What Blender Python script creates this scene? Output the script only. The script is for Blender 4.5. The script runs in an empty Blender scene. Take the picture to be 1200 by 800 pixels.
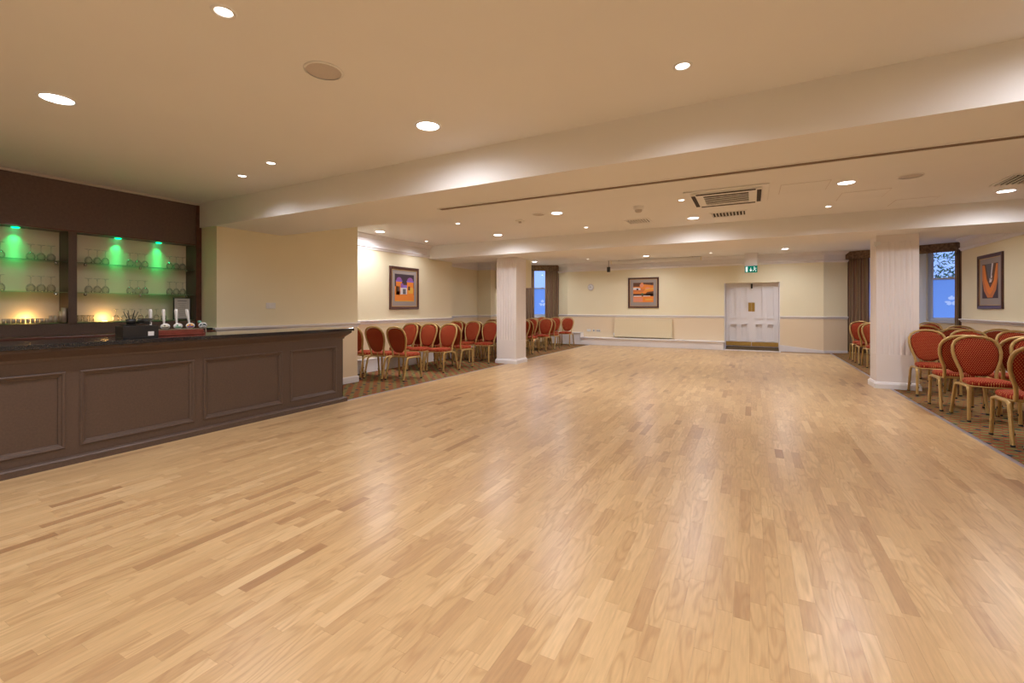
import bpy, bmesh, math, random
from mathutils import Vector, Matrix
random.seed(7)
PI = math.pi
SC = bpy.context.scene
COL = SC.collection

# ------------------------------------------------------------------ camera
FPX, AYAW, HC = 530.0, math.atan(281/530.0), 1.35
cam_d = bpy.data.cameras.new('camera'); cam = bpy.data.objects.new('camera', cam_d); COL.objects.link(cam)
cam.location = (0, 0, HC); cam.rotation_euler = (PI/2, 0, AYAW)
cam_d.sensor_width = 36; cam_d.lens = FPX/1200*36; cam_d.shift_y = -40/1200; cam_d.clip_start = 0.02
SC.camera = cam
# ------------------------------------------------------------------ world, exposure
w = bpy.data.worlds.new('world'); SC.world = w; w.use_nodes = True
nt = w.node_tree; bg = nt.nodes['Background']
tc = nt.nodes.new('ShaderNodeTexCoord'); sp = nt.nodes.new('ShaderNodeSeparateXYZ'); cr = nt.nodes.new('ShaderNodeValToRGB')
nt.links.new(tc.outputs['Generated'], sp.inputs[0]); nt.links.new(sp.outputs['Z'], cr.inputs[0]); nt.links.new(cr.outputs[0], bg.inputs[0])
cr.color_ramp.elements[0].position = 0.0; cr.color_ramp.elements[0].color = (.26, .38, .78, 1)
cr.color_ramp.elements[1].position = 0.5; cr.color_ramp.elements[1].color = (.42, .56, 1.0, 1)
bg.inputs[1].default_value = 1.8
SC.view_settings.view_transform = 'Standard'; SC.view_settings.look = 'None'
SC.view_settings.gamma = 1; SC.view_settings.use_curve_mapping = False
SC.view_settings.exposure = 0.0
BIG_W = {1: 84.0, 2: 116.0, 3: 140.0}; SMALL_W = {1: 36.0, 2: 42.0, 3: 46.0}      # downlight powers per ceiling bay
LAMP_COL = (.95, .96, 1.04)
# ceiling heights and key planes
Z1, Z2, Z3, ZS1, ZS2 = 2.77, 2.87, 2.99, 2.44, 2.55
XP = -7.08                        # left wall carrying the fort picture
K2 = (Z2-HC)/1.64                 # middle bay fittings
XL, XR = -5.175, 2.037

# ------------------------------------------------------------------ mesh helpers
class MB:
    def __init__(s): s.v = []; s.f = []; s.sm = []
    def add(s, vs, fs, smooth=False):
        b = len(s.v); s.v += [tuple(x) for x in vs]; s.f += [tuple(b+i for i in f) for f in fs]; s.sm += [smooth]*len(fs)
        return s
    def box(s, x0, y0, z0, x1, y1, z1):
        x0, x1 = min(x0, x1), max(x0, x1); y0, y1 = min(y0, y1), max(y0, y1); z0, z1 = min(z0, z1), max(z0, z1)
        return s.add([(x0,y0,z0),(x1,y0,z0),(x1,y1,z0),(x0,y1,z0),(x0,y0,z1),(x1,y0,z1),(x1,y1,z1),(x0,y1,z1)],
              [(0,3,2,1),(4,5,6,7),(0,1,5,4),(1,2,6,5),(2,3,7,6),(3,0,4,7)])
    def prism(s, poly, z0, z1, smooth=False):
        n = len(poly)
        a = sum(poly[i][0]*poly[(i+1)%n][1]-poly[(i+1)%n][0]*poly[i][1] for i in range(n))
        if a < 0: poly = poly[::-1]
        s.add([(x,y,z0) for x,y in poly]+[(x,y,z1) for x,y in poly],
              [(i,(i+1)%n,n+(i+1)%n,n+i) for i in range(n)], smooth)
        s.add([(x,y,z0) for x,y in poly], [tuple(range(n))[::-1]])
        s.add([(x,y,z1) for x,y in poly], [tuple(range(n))])
        return s
    def tube(s, pts, a, b=None, seg=8, ref=(0,0,1), closed=False, caps=True):
        """tube with a rounded-rectangular section a x b (half sizes); ref gives the direction of b"""
        b = b or a; pts = [Vector(p) for p in pts]; n = len(pts); ref = Vector(ref); vs = []
        for i, p in enumerate(pts):
            if closed: t = pts[(i+1)%n]-pts[i-1]
            else: t = pts[min(i+1,n-1)]-pts[max(i-1,0)]
            t.normalize(); nb = ref-t*ref.dot(t)
            if nb.length < 1e-3: nb = Vector((0,1,0))-t*t.y
            nb.normalize(); na = nb.cross(t)
            for k in range(seg):
                an = 2*PI*(k+.5)/seg; c, d = math.cos(an), math.sin(an)
                e = .7
                vs.append(p+na*a*math.copysign(abs(c)**e, c)+nb*b*math.copysign(abs(d)**e, d))
        fs = []
        m = n if closed else n-1
        for i in range(m):
            for k in range(seg):
                A = i*seg; B = ((i+1)%n)*seg; k2 = (k+1)%seg
                fs.append((A+k, A+k2, B+k2, B+k))
        s.add(vs, fs, True)
        if caps and not closed:
            s.add(vs[:seg], [tuple(range(seg))[::-1]]); s.add(vs[-seg:], [tuple(range(seg))])
        return s
    def lathe(s, prof, seg=16, c=(0,0,0), axis='z', smooth=True, caps=True):
        vs = []
        for r, h in prof:
            for k in range(seg):
                an = 2*PI*k/seg; x, y = r*math.cos(an), r*math.sin(an)
                if axis == 'z': p = (x, y, h)
                elif axis == 'y': p = (x, h, y)
                else: p = (h, x, y)
                vs.append((c[0]+p[0], c[1]+p[1], c[2]+p[2]))
        fs = []
        for i in range(len(prof)-1):
            for k in range(seg):
                k2 = (k+1)%seg; fs.append((i*seg+k, i*seg+k2, (i+1)*seg+k2, (i+1)*seg+k))
        s.add(vs, fs, smooth)
        for i in (0, len(prof)-1) if caps else ():
            if prof[i][0] > 1e-5: s.add(vs[i*seg:(i+1)*seg], [tuple(range(seg))])
        return s
    def sweep(s, path, prof, closed=False):
        """profile (offset to the right of travel, z) along a 2D path, mitred"""
        n = len(path); P = [Vector(p) for p in path]; vs = []; m = len(prof)
        for i in range(n):
            def nrm(a, b):
                d = (b-a).normalized(); return Vector((d.y, -d.x))
            if closed: n0 = nrm(P[i-1], P[i]); n1 = nrm(P[i], P[(i+1)%n])
            else:
                n0 = nrm(P[i-1], P[i]) if i > 0 else nrm(P[i], P[i+1])
                n1 = nrm(P[i], P[i+1]) if i < n-1 else n0
            k = n0+n1; k = k/max(.2, k.dot(n0)) if k.length > 1e-6 else n0
            for o, z in prof: vs.append((P[i].x+k.x*o, P[i].y+k.y*o, z))
        fs = []
        for i in range(n if closed else n-1):
            for j in range(m):
                A = i*m; B = ((i+1)%n)*m; j2 = (j+1)%m; fs.append((A+j, A+j2, B+j2, B+j))
        s.add(vs, fs)
        if not closed: s.add(vs[:m], [tuple(range(m))]); s.add(vs[-m:], [tuple(range(m))[::-1]])
        return s
    def xf(s, M):
        s.v = [tuple(M @ Vector(v)) for v in s.v]; return s
    def mesh(s, name, mat=None):
        me = bpy.data.meshes.new(name); me.from_pydata(s.v, [], s.f); me.update()
        for p, q in zip(me.polygons, s.sm): p.use_smooth = q
        bm = bmesh.new(); bm.from_mesh(me); bmesh.ops.recalc_face_normals(bm, faces=bm.faces); bm.to_mesh(me); bm.free()
        if mat: me.materials.append(mat)
        return me
    def obj(s, name, mat, parent=None, bevel=0, loc=None):
        me = s.mesh(name, mat); o = bpy.data.objects.new(name, me); COL.objects.link(o)
        if parent: o.parent = parent
        if loc: o.location = loc
        if bevel:
            b = o.modifiers.new('bevel', 'BEVEL'); b.width = bevel; b.segments = 2; b.limit_method = 'ANGLE'
        return o

def tag(o, label, cat, group=None, kind=None):
    if label: o['label'] = label
    if cat: o['category'] = cat
    if group: o['group'] = group
    if kind: o['kind'] = kind
    return o
def thing(name, label, cat, loc=(0,0,0), rz=0, group=None):
    o = bpy.data.objects.new(name, None); COL.objects.link(o); o.empty_display_size = .1
    o.location = loc; o.rotation_euler = (0, 0, rz)
    return tag(o, label, cat, group)
def struct(o, label=None, cat=None):
    o['kind'] = 'structure'
    if label: o['label'] = label
    if cat: o['category'] = cat
    return o
def dup(root, loc, rz, label, group):
    r = root.copy(); COL.objects.link(r); r.location = loc; r.rotation_euler = (0,0,rz); r['label'] = label; r['group'] = group
    for ch in root.children:
        c = ch.copy(); COL.objects.link(c); c.parent = r
        for g in ch.children:
            d = g.copy(); COL.objects.link(d); d.parent = c
    return r

# ------------------------------------------------------------------ materials
def newmat(name):
    m = bpy.data.materials.new(name); m.use_nodes = True
    return m, m.node_tree, m.node_tree.nodes['Principled BSDF']
def pmat(name, col, rough=.5, metal=0, spec=.5, coat=0, coatr=.1, noise=0, nscale=20, bump=0, bscale=60, trans=0, emis=None, es=1):
    m, t, b = newmat(name)
    b.inputs['Base Color'].default_value = (*col, 1); b.inputs['Roughness'].default_value = rough
    b.inputs['Metallic'].default_value = metal; b.inputs['Specular IOR Level'].default_value = spec
    b.inputs['Coat Weight'].default_value = coat; b.inputs['Coat Roughness'].default_value = coatr
    b.inputs['Transmission Weight'].default_value = trans
    if emis: b.inputs['Emission Color'].default_value = (*emis, 1); b.inputs['Emission Strength'].default_value = es
    tc = t.nodes.new('ShaderNodeTexCoord')
    if noise:
        n = t.nodes.new('ShaderNodeTexNoise'); n.inputs['Scale'].default_value = nscale; n.inputs['Detail'].default_value = 4
        r = t.nodes.new('ShaderNodeMapRange'); r.inputs[1].default_value = .3; r.inputs[2].default_value = .7
        r.inputs[3].default_value = 1-noise; r.inputs[4].default_value = 1+noise
        mx = t.nodes.new('ShaderNodeVectorMath'); mx.operation = 'SCALE'; mx.inputs[0].default_value = col
        t.links.new(tc.outputs['Object'], n.inputs['Vector']); t.links.new(n.outputs[0], r.inputs[0])
        t.links.new(r.outputs[0], mx.inputs['Scale']); t.links.new(mx.outputs[0], b.inputs['Base Color'])
    if bump:
        n2 = t.nodes.new('ShaderNodeTexNoise'); n2.inputs['Scale'].default_value = bscale
        bp = t.nodes.new('ShaderNodeBump'); bp.inputs['Strength'].default_value = bump; bp.inputs['Distance'].default_value = .01
        t.links.new(tc.outputs['Object'], n2.inputs['Vector']); t.links.new(n2.outputs[0], bp.inputs['Height']); t.links.new(bp.outputs[0], b.inputs['Normal'])
    return m
def M_(t, op, a=None, b=None, c=None):
    n = t.nodes.new('ShaderNodeMath'); n.operation = op
    for i, x in enumerate((a, b, c)):
        if x is None: continue
        if isinstance(x, (int, float)): n.inputs[i].default_value = x
        else: t.links.new(x, n.inputs[i])
    return n.outputs[0]
def MIX(t, f, a, b):
    n = t.nodes.new('ShaderNodeMix'); n.data_type = 'RGBA'
    for s, x in ((0, f), (6, a), (7, b)):
        if isinstance(x, (int, float)): n.inputs[s].default_value = x
        elif isinstance(x, tuple): n.inputs[s].default_value = (*x, 1)
        else: t.links.new(x, n.inputs[s])
    return n.outputs[2]

def wall_mat():
    m, t, b = newmat('painted_wall')
    g = t.nodes.new('ShaderNodeNewGeometry'); s = t.nodes.new('ShaderNodeSeparateXYZ'); t.links.new(g.outputs['Position'], s.inputs[0])
    f = M_(t, 'GREATER_THAN', s.outputs['Z'], 1.04)
    n = t.nodes.new('ShaderNodeTexNoise'); n.inputs['Scale'].default_value = 1.3; t.links.new(g.outputs['Position'], n.inputs[0])
    up = MIX(t, n.outputs[0], (.86, .77, .53), (.88, .80, .57))
    t.links.new(MIX(t, f, (.84, .69, .48), up), b.inputs['Base Color']); b.inputs['Roughness'].default_value = .6
    return m
MW = wall_mat()
M_CEIL = pmat('ceiling_paint', (.87, .85, .82), .8, noise=.02, nscale=.8)
M_TRIM = pmat('trim_paint', (.86, .83, .83), .45, noise=.02, nscale=3)
M_COLM = pmat('column_paint', (.86, .80, .77), .5, noise=.02, nscale=3)
M_DOOR = pmat('door_paint', (.85, .82, .82), .4)
M_BROWN = pmat('brown_bar_paint', (.108, .070, .052), .42, noise=.1, nscale=60, bump=.05, bscale=150)
M_FASC = pmat('brown_fascia_board', (.135, .085, .072), .5, noise=.12, nscale=40, bump=.08, bscale=200)
M_DKWOOD = pmat('dark_red_wood', (.10, .03, .018), .3, noise=.25, nscale=14, coat=.3)
M_GRANITE = pmat('black_granite', (.022, .022, .024), .08, noise=.8, nscale=160, coat=.4, coatr=.04)
M_GOLD = pmat('gold_chair_frame', (.54, .355, .13), .36, metal=.4, noise=.06, nscale=30)
M_RUBBER = pmat('black_rubber', (.02, .02, .02), .7)
M_BLACK = pmat('black_plastic', (.02, .019, .019), .35)
M_WHITE = pmat('white_plastic', (.85, .84, .82), .35)
M_CREAMP = pmat('cream_metal', (.84, .73, .50), .4)
M_BRASS = pmat('brushed_brass', (.50, .34, .10), .35, metal=.7, noise=.1, nscale=30)
M_STEEL = pmat('polished_steel', (.62, .60, .58), .18, metal=1)
M_ALU = pmat('aluminium_strip', (.62, .60, .66), .3, metal=.9)
M_MAT = pmat('brown_doormat', (.09, .055, .02), .9, noise=.4, nscale=120, bump=.5, bscale=300)
M_BACKP = pmat('shelf_back_panel', (.88, .76, .62), .55)
M_FRAME = pmat('picture_frame_wood', (.09, .035, .025), .35, noise=.2, nscale=25, coat=.2)
M_MOUNT = pmat('grey_picture_mount', (.34, .29, .26), .8)
M_GILT = pmat('gilt_slip', (.60, .38, .15), .4, metal=.5)
M_GREY = pmat('grey_grille', (.62, .55, .50), .6, noise=.1, nscale=300)
M_DARKG = pmat('dark_slot', (.05, .035, .025), .8)
M_DAYLIT_SASH = pmat('daylight_tinted_white_sash', (.70, .77, .92), .4)  # blue daylight painted into the white of the sashes and window pier
M_OUT = pmat('leaf_green', (.05, .13, .05), .6, noise=.5, nscale=6)
M_PAPER = pmat('notice_paper', (.62, .60, .56), .7)
M_INK = pmat('grey_print', (.18, .17, .17), .8)
M_MAHOG = pmat('mahogany_plinth', (.22, .045, .03), .25, noise=.2, nscale=20, coat=.4)
def emat(name, col, st):
    m = bpy.data.materials.new(name); m.use_nodes = True; t = m.node_tree; t.nodes.remove(t.nodes['Principled BSDF'])
    e = t.nodes.new('ShaderNodeEmission'); e.inputs[0].default_value = (*col, 1); e.inputs[1].default_value = st
    t.links.new(e.outputs[0], t.nodes['Material Output'].inputs[0]); return m
M_LED = emat('lamp_diffuser', (1, .95, .90), 14)
M_LEDS = emat('small_lamp_diffuser', (1, .93, .84), 7)
M_GREEN = emat('green_led', (0, 1, .30), 4)
M_WARM = emat('warm_led', (1, .62, .18), 9)

def glass_mat(name, tint=(1,1,1), rough=0.0, frost=False):
    m = bpy.data.materials.new(name); m.use_nodes = True; t = m.node_tree; t.nodes.remove(t.nodes['Principled BSDF'])
    g = t.nodes.new('ShaderNodeBsdfGlossy'); g.inputs['Roughness'].default_value = .04 if not frost else .35
    if frost:
        tr = t.nodes.new('ShaderNodeBsdfTranslucent'); tr.inputs[0].default_value = (*tint, 1)
    else:
        tr = t.nodes.new('ShaderNodeBsdfTransparent'); tr.inputs[0].default_value = (*tint, 1)
    f = t.nodes.new('ShaderNodeFresnel'); f.inputs[0].default_value = 1.5
    mx = t.nodes.new('ShaderNodeMixShader')
    t.links.new(f.outputs[0], mx.inputs[0]); t.links.new(tr.outputs[0], mx.inputs[1]); t.links.new(g.outputs[0], mx.inputs[2])
    t.links.new(mx.outputs[0], t.nodes['Material Output'].inputs[0]); return m
M_PANE = glass_mat('clear_window_glass', (.9, .95, 1))
M_FROST = glass_mat('frosted_window_glass', (.62, .78, 1), frost=True)
_t = M_FROST.node_tree; _a = _t.nodes.new('ShaderNodeAttribute'); _a.attribute_name = 'tone'
_t.links.new(MIX(_t, _a.outputs['Fac'], (.36, .56, .88), (1, 1, 1)), [n for n in _t.nodes if n.type == 'BSDF_TRANSLUCENT'][0].inputs[0])
M_DECAL = glass_mat('white_etched_glass', (1, 1, 1), frost=True)
M_SHELF = glass_mat('green_edged_shelf_glass', (.90, .98, .94))
def drink_glass():
    m = bpy.data.materials.new('drinking_glass'); m.use_nodes = True; t = m.node_tree; t.nodes.remove(t.nodes['Principled BSDF'])
    g = t.nodes.new('ShaderNodeBsdfGlossy'); g.inputs['Roughness'].default_value = .08
    tr = t.nodes.new('ShaderNodeBsdfTransparent'); tr.inputs[0].default_value = (.96, .96, .95, 1)
    lw = t.nodes.new('ShaderNodeLayerWeight'); lw.inputs[0].default_value = .22
    mx = t.nodes.new('ShaderNodeMixShader'); t.links.new(lw.outputs['Facing'], mx.inputs[0])
    t.links.new(tr.outputs[0], mx.inputs[1]); t.links.new(g.outputs[0], mx.inputs[2]); t.links.new(mx.outputs[0], t.nodes['Material Output'].inputs[0]); return m
M_GLASS = drink_glass()

def plank_mat():
    m, t, b = newmat('oak_strip_floor')
    a = t.nodes.new('ShaderNodeAttribute'); a.attribute_name = 'tone'; s = t.nodes.new('ShaderNodeSeparateColor'); t.links.new(a.outputs['Color'], s.inputs[0])
    tc = t.nodes.new('ShaderNodeTexCoord')
    off = t.nodes.new('ShaderNodeVectorMath'); off.operation = 'MULTIPLY_ADD'; t.links.new(a.outputs['Vector'], off.inputs[0])
    off.inputs[1].default_value = (37, 53, 71); t.links.new(tc.outputs['Object'], off.inputs[2])
    mp = t.nodes.new('ShaderNodeMapping'); mp.inputs['Scale'].default_value = (1, .09, 1); t.links.new(off.outputs[0], mp.inputs[0])
    n1 = t.nodes.new('ShaderNodeTexNoise'); n1.inputs['Scale'].default_value = 90; n1.inputs['Detail'].default_value = 5; t.links.new(mp.outputs[0], n1.inputs[0])
    mp2 = t.nodes.new('ShaderNodeMapping'); mp2.inputs['Scale'].default_value = (1, .16, 1); t.links.new(off.outputs[0], mp2.inputs[0])
    n2 = t.nodes.new('ShaderNodeTexNoise'); n2.inputs['Scale'].default_value = 9; n2.inputs['Detail'].default_value = 1.5; t.links.new(mp2.outputs[0], n2.inputs[0])
    ring = M_(t, 'SINE', M_(t, 'MULTIPLY', n2.outputs[0], 62.0))
    ring = M_(t, 'MULTIPLY_ADD', ring, .5, .5); ring = M_(t, 'POWER', ring, 2.5)
    amt = M_(t, 'MULTIPLY', ring, M_(t, 'MULTIPLY', M_(t, 'GREATER_THAN', s.outputs[2], .38), .30))
    c = t.nodes.new('ShaderNodeValToRGB'); t.links.new(s.outputs[0], c.inputs[0])
    e = c.color_ramp.elements; e[0].position = 0; e[0].color = (.38, .21, .096, 1); e[1].position = 1; e[1].color = (.68, .47, .245, 1)
    for p, q in ((.12, (.46, .275, .13, 1)), (.3, (.54, .34, .162, 1)), (.6, (.59, .385, .185, 1)), (.85, (.63, .42, .208, 1))):
        x = e.new(p); x.color = q
    col = MIX(t, amt, c.outputs[0], (.34, .17, .065))
    g = M_(t, 'MULTIPLY', M_(t, 'SUBTRACT', n1.outputs[0], .5), .42)
    sc = t.nodes.new('ShaderNodeVectorMath'); sc.operation = 'SCALE'; t.links.new(col, sc.inputs[0]); t.links.new(M_(t, 'ADD', g, 1.0), sc.inputs['Scale'])
    t.links.new(sc.outputs[0], b.inputs['Base Color'])
    n3 = t.nodes.new('ShaderNodeTexNoise'); n3.inputs['Scale'].default_value = 1.6; n3.inputs['Detail'].default_value = 3; t.links.new(tc.outputs['Object'], n3.inputs[0])
    t.links.new(M_(t, 'MULTIPLY_ADD', n3.outputs[0], .06, .27), b.inputs['Roughness'])
    b.inputs['Specular IOR Level'].default_value = .5
    return m
M_PLANK = plank_mat()

def carpet_mat():
    m, t, b = newmat('patterned_carpet')
    tc = t.nodes.new('ShaderNodeTexCoord'); s = t.nodes.new('ShaderNodeSeparateXYZ'); t.links.new(tc.outputs['Object'], s.inputs[0])
    X, Y = s.outputs[0], s.outputs[1]
    def cell(v, size, off=0):
        return M_(t, 'SUBTRACT', M_(t, 'FRACT', M_(t, 'MULTIPLY_ADD', v, 1/size, off if not isinstance(off, (int, float)) else off+100.0)), .5)
    n = t.nodes.new('ShaderNodeTexNoise'); n.inputs['Scale'].default_value = 45; n.inputs['Detail'].default_value = 3; t.links.new(tc.outputs['Object'], n.inputs[0])
    nb = t.nodes.new('ShaderNodeMapRange'); nb.inputs[1].default_value = .35; nb.inputs[2].default_value = .65; t.links.new(n.outputs[0], nb.inputs[0])
    base = MIX(t, nb.outputs[0], (.19, .14, .05), (.12, .125, .055))
    # rust dashes: rows along X, staggered
    row = M_(t, 'FLOOR', M_(t, 'MULTIPLY', Y, 1/.07)); st = M_(t, 'MULTIPLY', row, .37)
    dx = cell(X, .18, M_(t, 'ADD', st, 200.0)); dy = cell(Y, .07)
    dash = M_(t, 'MULTIPLY', M_(t, 'LESS_THAN', M_(t, 'ABSOLUTE', dx), .30), M_(t, 'LESS_THAN', M_(t, 'ABSOLUTE', dy), .20))
    c1 = MIX(t, dash, base, (.42, .06, .03))
    dx2 = cell(X, .18, M_(t, 'ADD', st, 200.5)); d2 = M_(t, 'MULTIPLY', M_(t, 'LESS_THAN', M_(t, 'ABSOLUTE', dx2), .22), M_(t, 'LESS_THAN', M_(t, 'ABSOLUTE', dy), .16))
    c1 = MIX(t, d2, c1, (.34, .25, .08))
    # navy stars on a lattice
    r2 = M_(t, 'FLOOR', M_(t, 'MULTIPLY', Y, 1/.21)); sx = cell(X, .26, M_(t, 'ADD', M_(t, 'MULTIPLY', r2, .5), 300.0)); sy = cell(Y, .21)
    ax = M_(t, 'ABSOLUTE', M_(t, 'MULTIPLY', sx, .26)); ay = M_(t, 'ABSOLUTE', M_(t, 'MULTIPLY', sy, .21))
    prod = M_(t, 'SQRT', M_(t, 'MULTIPLY', ax, ay)); star = M_(t, 'LESS_THAN', M_(t, 'ADD', M_(t, 'MULTIPLY', prod, 2.2), M_(t, 'MAXIMUM', ax, ay)), .055)
    col = MIX(t, star, c1, (.02, .03, .06))
    t.links.new(col, b.inputs['Base Color']); b.inputs['Roughness'].default_value = .95; b.inputs['Specular IOR Level'].default_value = .1
    bp = t.nodes.new('ShaderNodeBump'); bp.inputs['Strength'].default_value = .4; bp.inputs['Distance'].default_value = .004
    n2 = t.nodes.new('ShaderNodeTexNoise'); n2.inputs['Scale'].default_value = 400; t.links.new(tc.outputs['Object'], n2.inputs[0]); t.links.new(n2.outputs[0], bp.inputs['Height']); t.links.new(bp.outputs[0], b.inputs['Normal'])
    return m
M_CARPET = carpet_mat()

def fabric_mat(name, ax):
    m, t, b = newmat(name)
    tc = t.nodes.new('ShaderNodeTexCoord'); s = t.nodes.new('ShaderNodeSeparateXYZ'); t.links.new(tc.outputs['Object'], s.inputs[0])
    U, V = s.outputs[0], s.outputs[ax]
    row = M_(t, 'FLOOR', M_(t, 'MULTIPLY', V, 1/.018))
    u = M_(t, 'SUBTRACT', M_(t, 'FRACT', M_(t, 'ADD', M_(t, 'MULTIPLY', U, 1/.022), M_(t, 'MULTIPLY_ADD', row, .5, 100.0))), .5)
    v = M_(t, 'SUBTRACT', M_(t, 'FRACT', M_(t, 'MULTIPLY_ADD', V, 1/.018, 100.0)), .5)
    dd = M_(t, 'LESS_THAN', M_(t, 'ADD', M_(t, 'MULTIPLY', M_(t, 'ABSOLUTE', u), 1.6), M_(t, 'ABSOLUTE', v)), .30)
    n = t.nodes.new('ShaderNodeTexNoise'); n.inputs['Scale'].default_value = 160; t.links.new(tc.outputs['Object'], n.inputs[0])
    base = MIX(t, n.outputs[0], (.22, .017, .008), (.33, .028, .011))
    t.links.new(MIX(t, dd, base, (.66, .30, .09)), b.inputs['Base Color']); b.inputs['Roughness'].default_value = .85
    b.inputs['Sheen Weight'].default_value = .04; b.inputs['Sheen Tint'].default_value = (1, .4, .2, 1)
    b.inputs['Specular IOR Level'].default_value = .2
    return m
M_FSEAT = fabric_mat('red_dotted_seat_fabric', 1)
M_FBACK = fabric_mat('red_dotted_back_fabric', 2)

def curtain_mat():
    m, t, b = newmat('striped_curtain')
    a = t.nodes.new('ShaderNodeAttribute'); a.attribute_name = 'tone'; s = t.nodes.new('ShaderNodeSeparateColor'); t.links.new(a.outputs['Color'], s.inputs[0])
    f = M_(t, 'FRACT', M_(t, 'MULTIPLY', s.outputs[0], 9.0))
    c = t.nodes.new('ShaderNodeValToRGB'); t.links.new(f, c.inputs[0]); c.color_ramp.interpolation = 'CONSTANT'
    e = c.color_ramp.elements; e[0].position = 0; e[0].color = (.34, .22, .11, 1); e[1].position = .8; e[1].color = (.20, .07, .06, 1)
    for p, q in ((.3, (.05, .035, .035, 1)), (.42, (.42, .29, .15, 1)), (.62, (.11, .075, .06, 1))): e.new(p).color = q
    t.links.new(c.outputs[0], b.inputs['Base Color']); b.inputs['Roughness'].default_value = .8; b.inputs['Sheen Weight'].default_value = .2
    return m
M_CURT = curtain_mat()
M_PELM = pmat('pelmet_fabric', (.17, .105, .06), .85, noise=.5, nscale=18)

# ------------------------------------------------------------------ projection (only to rank planks by size, and check)
sA, cA = math.sin(AYAW), math.cos(AYAW)
def proj(X, Y, Z=0):
    d = -X*sA+Y*cA
    if d < .05: return None
    return (600+FPX*(X*cA+Y*sA)/d, 360-FPX*(Z-HC)/d)

# ------------------------------------------------------------------ floor
YB, YF = -5.6, 15.75
fl = MB().box(-5.175, YB, -.06, 2.037, 16.15, -.004).obj('floor', pmat('floor_joint', (.34, .20, .10), .8)); struct(fl, 'pale oak strip dance floor', 'floor')
NS = 108; SWD = (2.037+5.175-.09)/NS
planks = []
x0 = XL+.09
for i in range(NS):
    xa = x0+i*SWD; y = YB-random.random()*.4
    while y < YF:
        L = random.choice((.22, .28, .33, .38, .42, .46, .5, .55, .62))*random.uniform(.9, 1.1); ya, yb = max(y, YB), min(y+L, YF); y += L
        if yb-ya < .03: continue
        c = [proj(px, py) for px, py in ((xa, ya), (xa+SWD, ya), (xa+SWD, yb), (xa, yb))]; area = 0
        if all(c):
            inside = all(0 <= p[0] <= 1200 and p[1] <= 800 for p in c)
            mx, my = sum(p[0] for p in c)/4, sum(p[1] for p in c)/4
            if inside or (0 < mx < 1200 and my < 800):
                area = abs(sum(c[k][0]*c[(k+1)%4][1]-c[(k+1)%4][0]*c[k][1] for k in range(4)))/2
        planks.append((area, xa, ya, yb))
for xa, ya, yb in [(XL, yy, min(yy+1.5, YF)) for yy in [YB+1.5*k for k in range(15)] if yy < YF]:
    planks.append((0, -99, ya, yb))   # border board beside the bar
planks.sort(key=lambda p: -p[0])
def tone_attr(me, cols, per):
    at = me.attributes.new('tone', 'FLOAT_COLOR', 'POINT')
    k = 0
    for c in cols:
        for _ in range(per): at.data[k].color = c; k += 1
def rtone():
    r = random.random()
    v = random.uniform(0, .22) if r < .035 else (random.uniform(.2, .45) if r < .24 else (random.uniform(.45, .8) if r < .82 else random.uniform(.8, 1)))
    return (v, random.random(), random.random(), 1)
rest = MB(); rc = []
for k, (ar, xa, ya, yb) in enumerate(planks):
    g = .0004
    if xa < -50: bxs = (XL, ya, -.02, XL+.09-g, yb-g, 0); tn = (.9, random.random(), .1, 1)
    else: bxs = (xa, ya, -.02, xa+SWD-g, yb-g, 0); tn = rtone()
    if k < 300:
        o = MB().box(*bxs); me = o.mesh('plank', M_PLANK); tone_attr(me, [tn], 8)
        ob = bpy.data.objects.new('plank', me); COL.objects.link(ob); ob.parent = fl
    else: rest.box(*bxs); rc.append(tn)
me = bpy.data.meshes.new('plank_field'); me.from_pydata(rest.v, [], rest.f); me.materials.append(M_PLANK); me.update(); tone_attr(me, rc, 8)
ob = bpy.data.objects.new('plank_field', me); COL.objects.link(ob); ob.parent = fl; ob['kind'] = 'stuff'

cl = MB().prism([(-9.2, YB), (XL-.02, YB), (XL-.02, 15.75), (-5.3, 15.75), (-5.3, 17), (-9.2, 17)], -.06, -.001).obj('carpet', M_CARPET)
struct(cl, 'patterned brown carpet between dance floor and left wall', 'carpet')
cr_ = MB().prism([(XR+.02, YB), (5.6, YB), (5.6, 17), (1.8, 17), (1.8, 16.15), (XR+.02, 16.15)], -.06, -.001).obj('carpet', M_CARPET)
struct(cr_, 'patterned brown carpet between dance floor and right wall', 'carpet')
def strip(xc, ya, yb, lab, rows=3):
    o = MB().box(xc-.02, ya, -.02, xc+.02, yb, .004)
    for q in range(rows): o.box(xc-.014+q*.011, ya, .004, xc-.009+q*.011, yb, .007)
    struct(o.obj('trim_1', M_ALU), lab, 'floor trim')
strip(XL, 4.62, 9.52, 'metal edging strip from bar end to left column'); strip(XL, 10.12, 15.75, 'metal edging strip beyond the left column')
strip(XR, YB, 9.52, 'metal edging strip along right carpet, near part'); strip(XR, 10.08, 16.05, 'metal edging strip beyond the right column')

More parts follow.
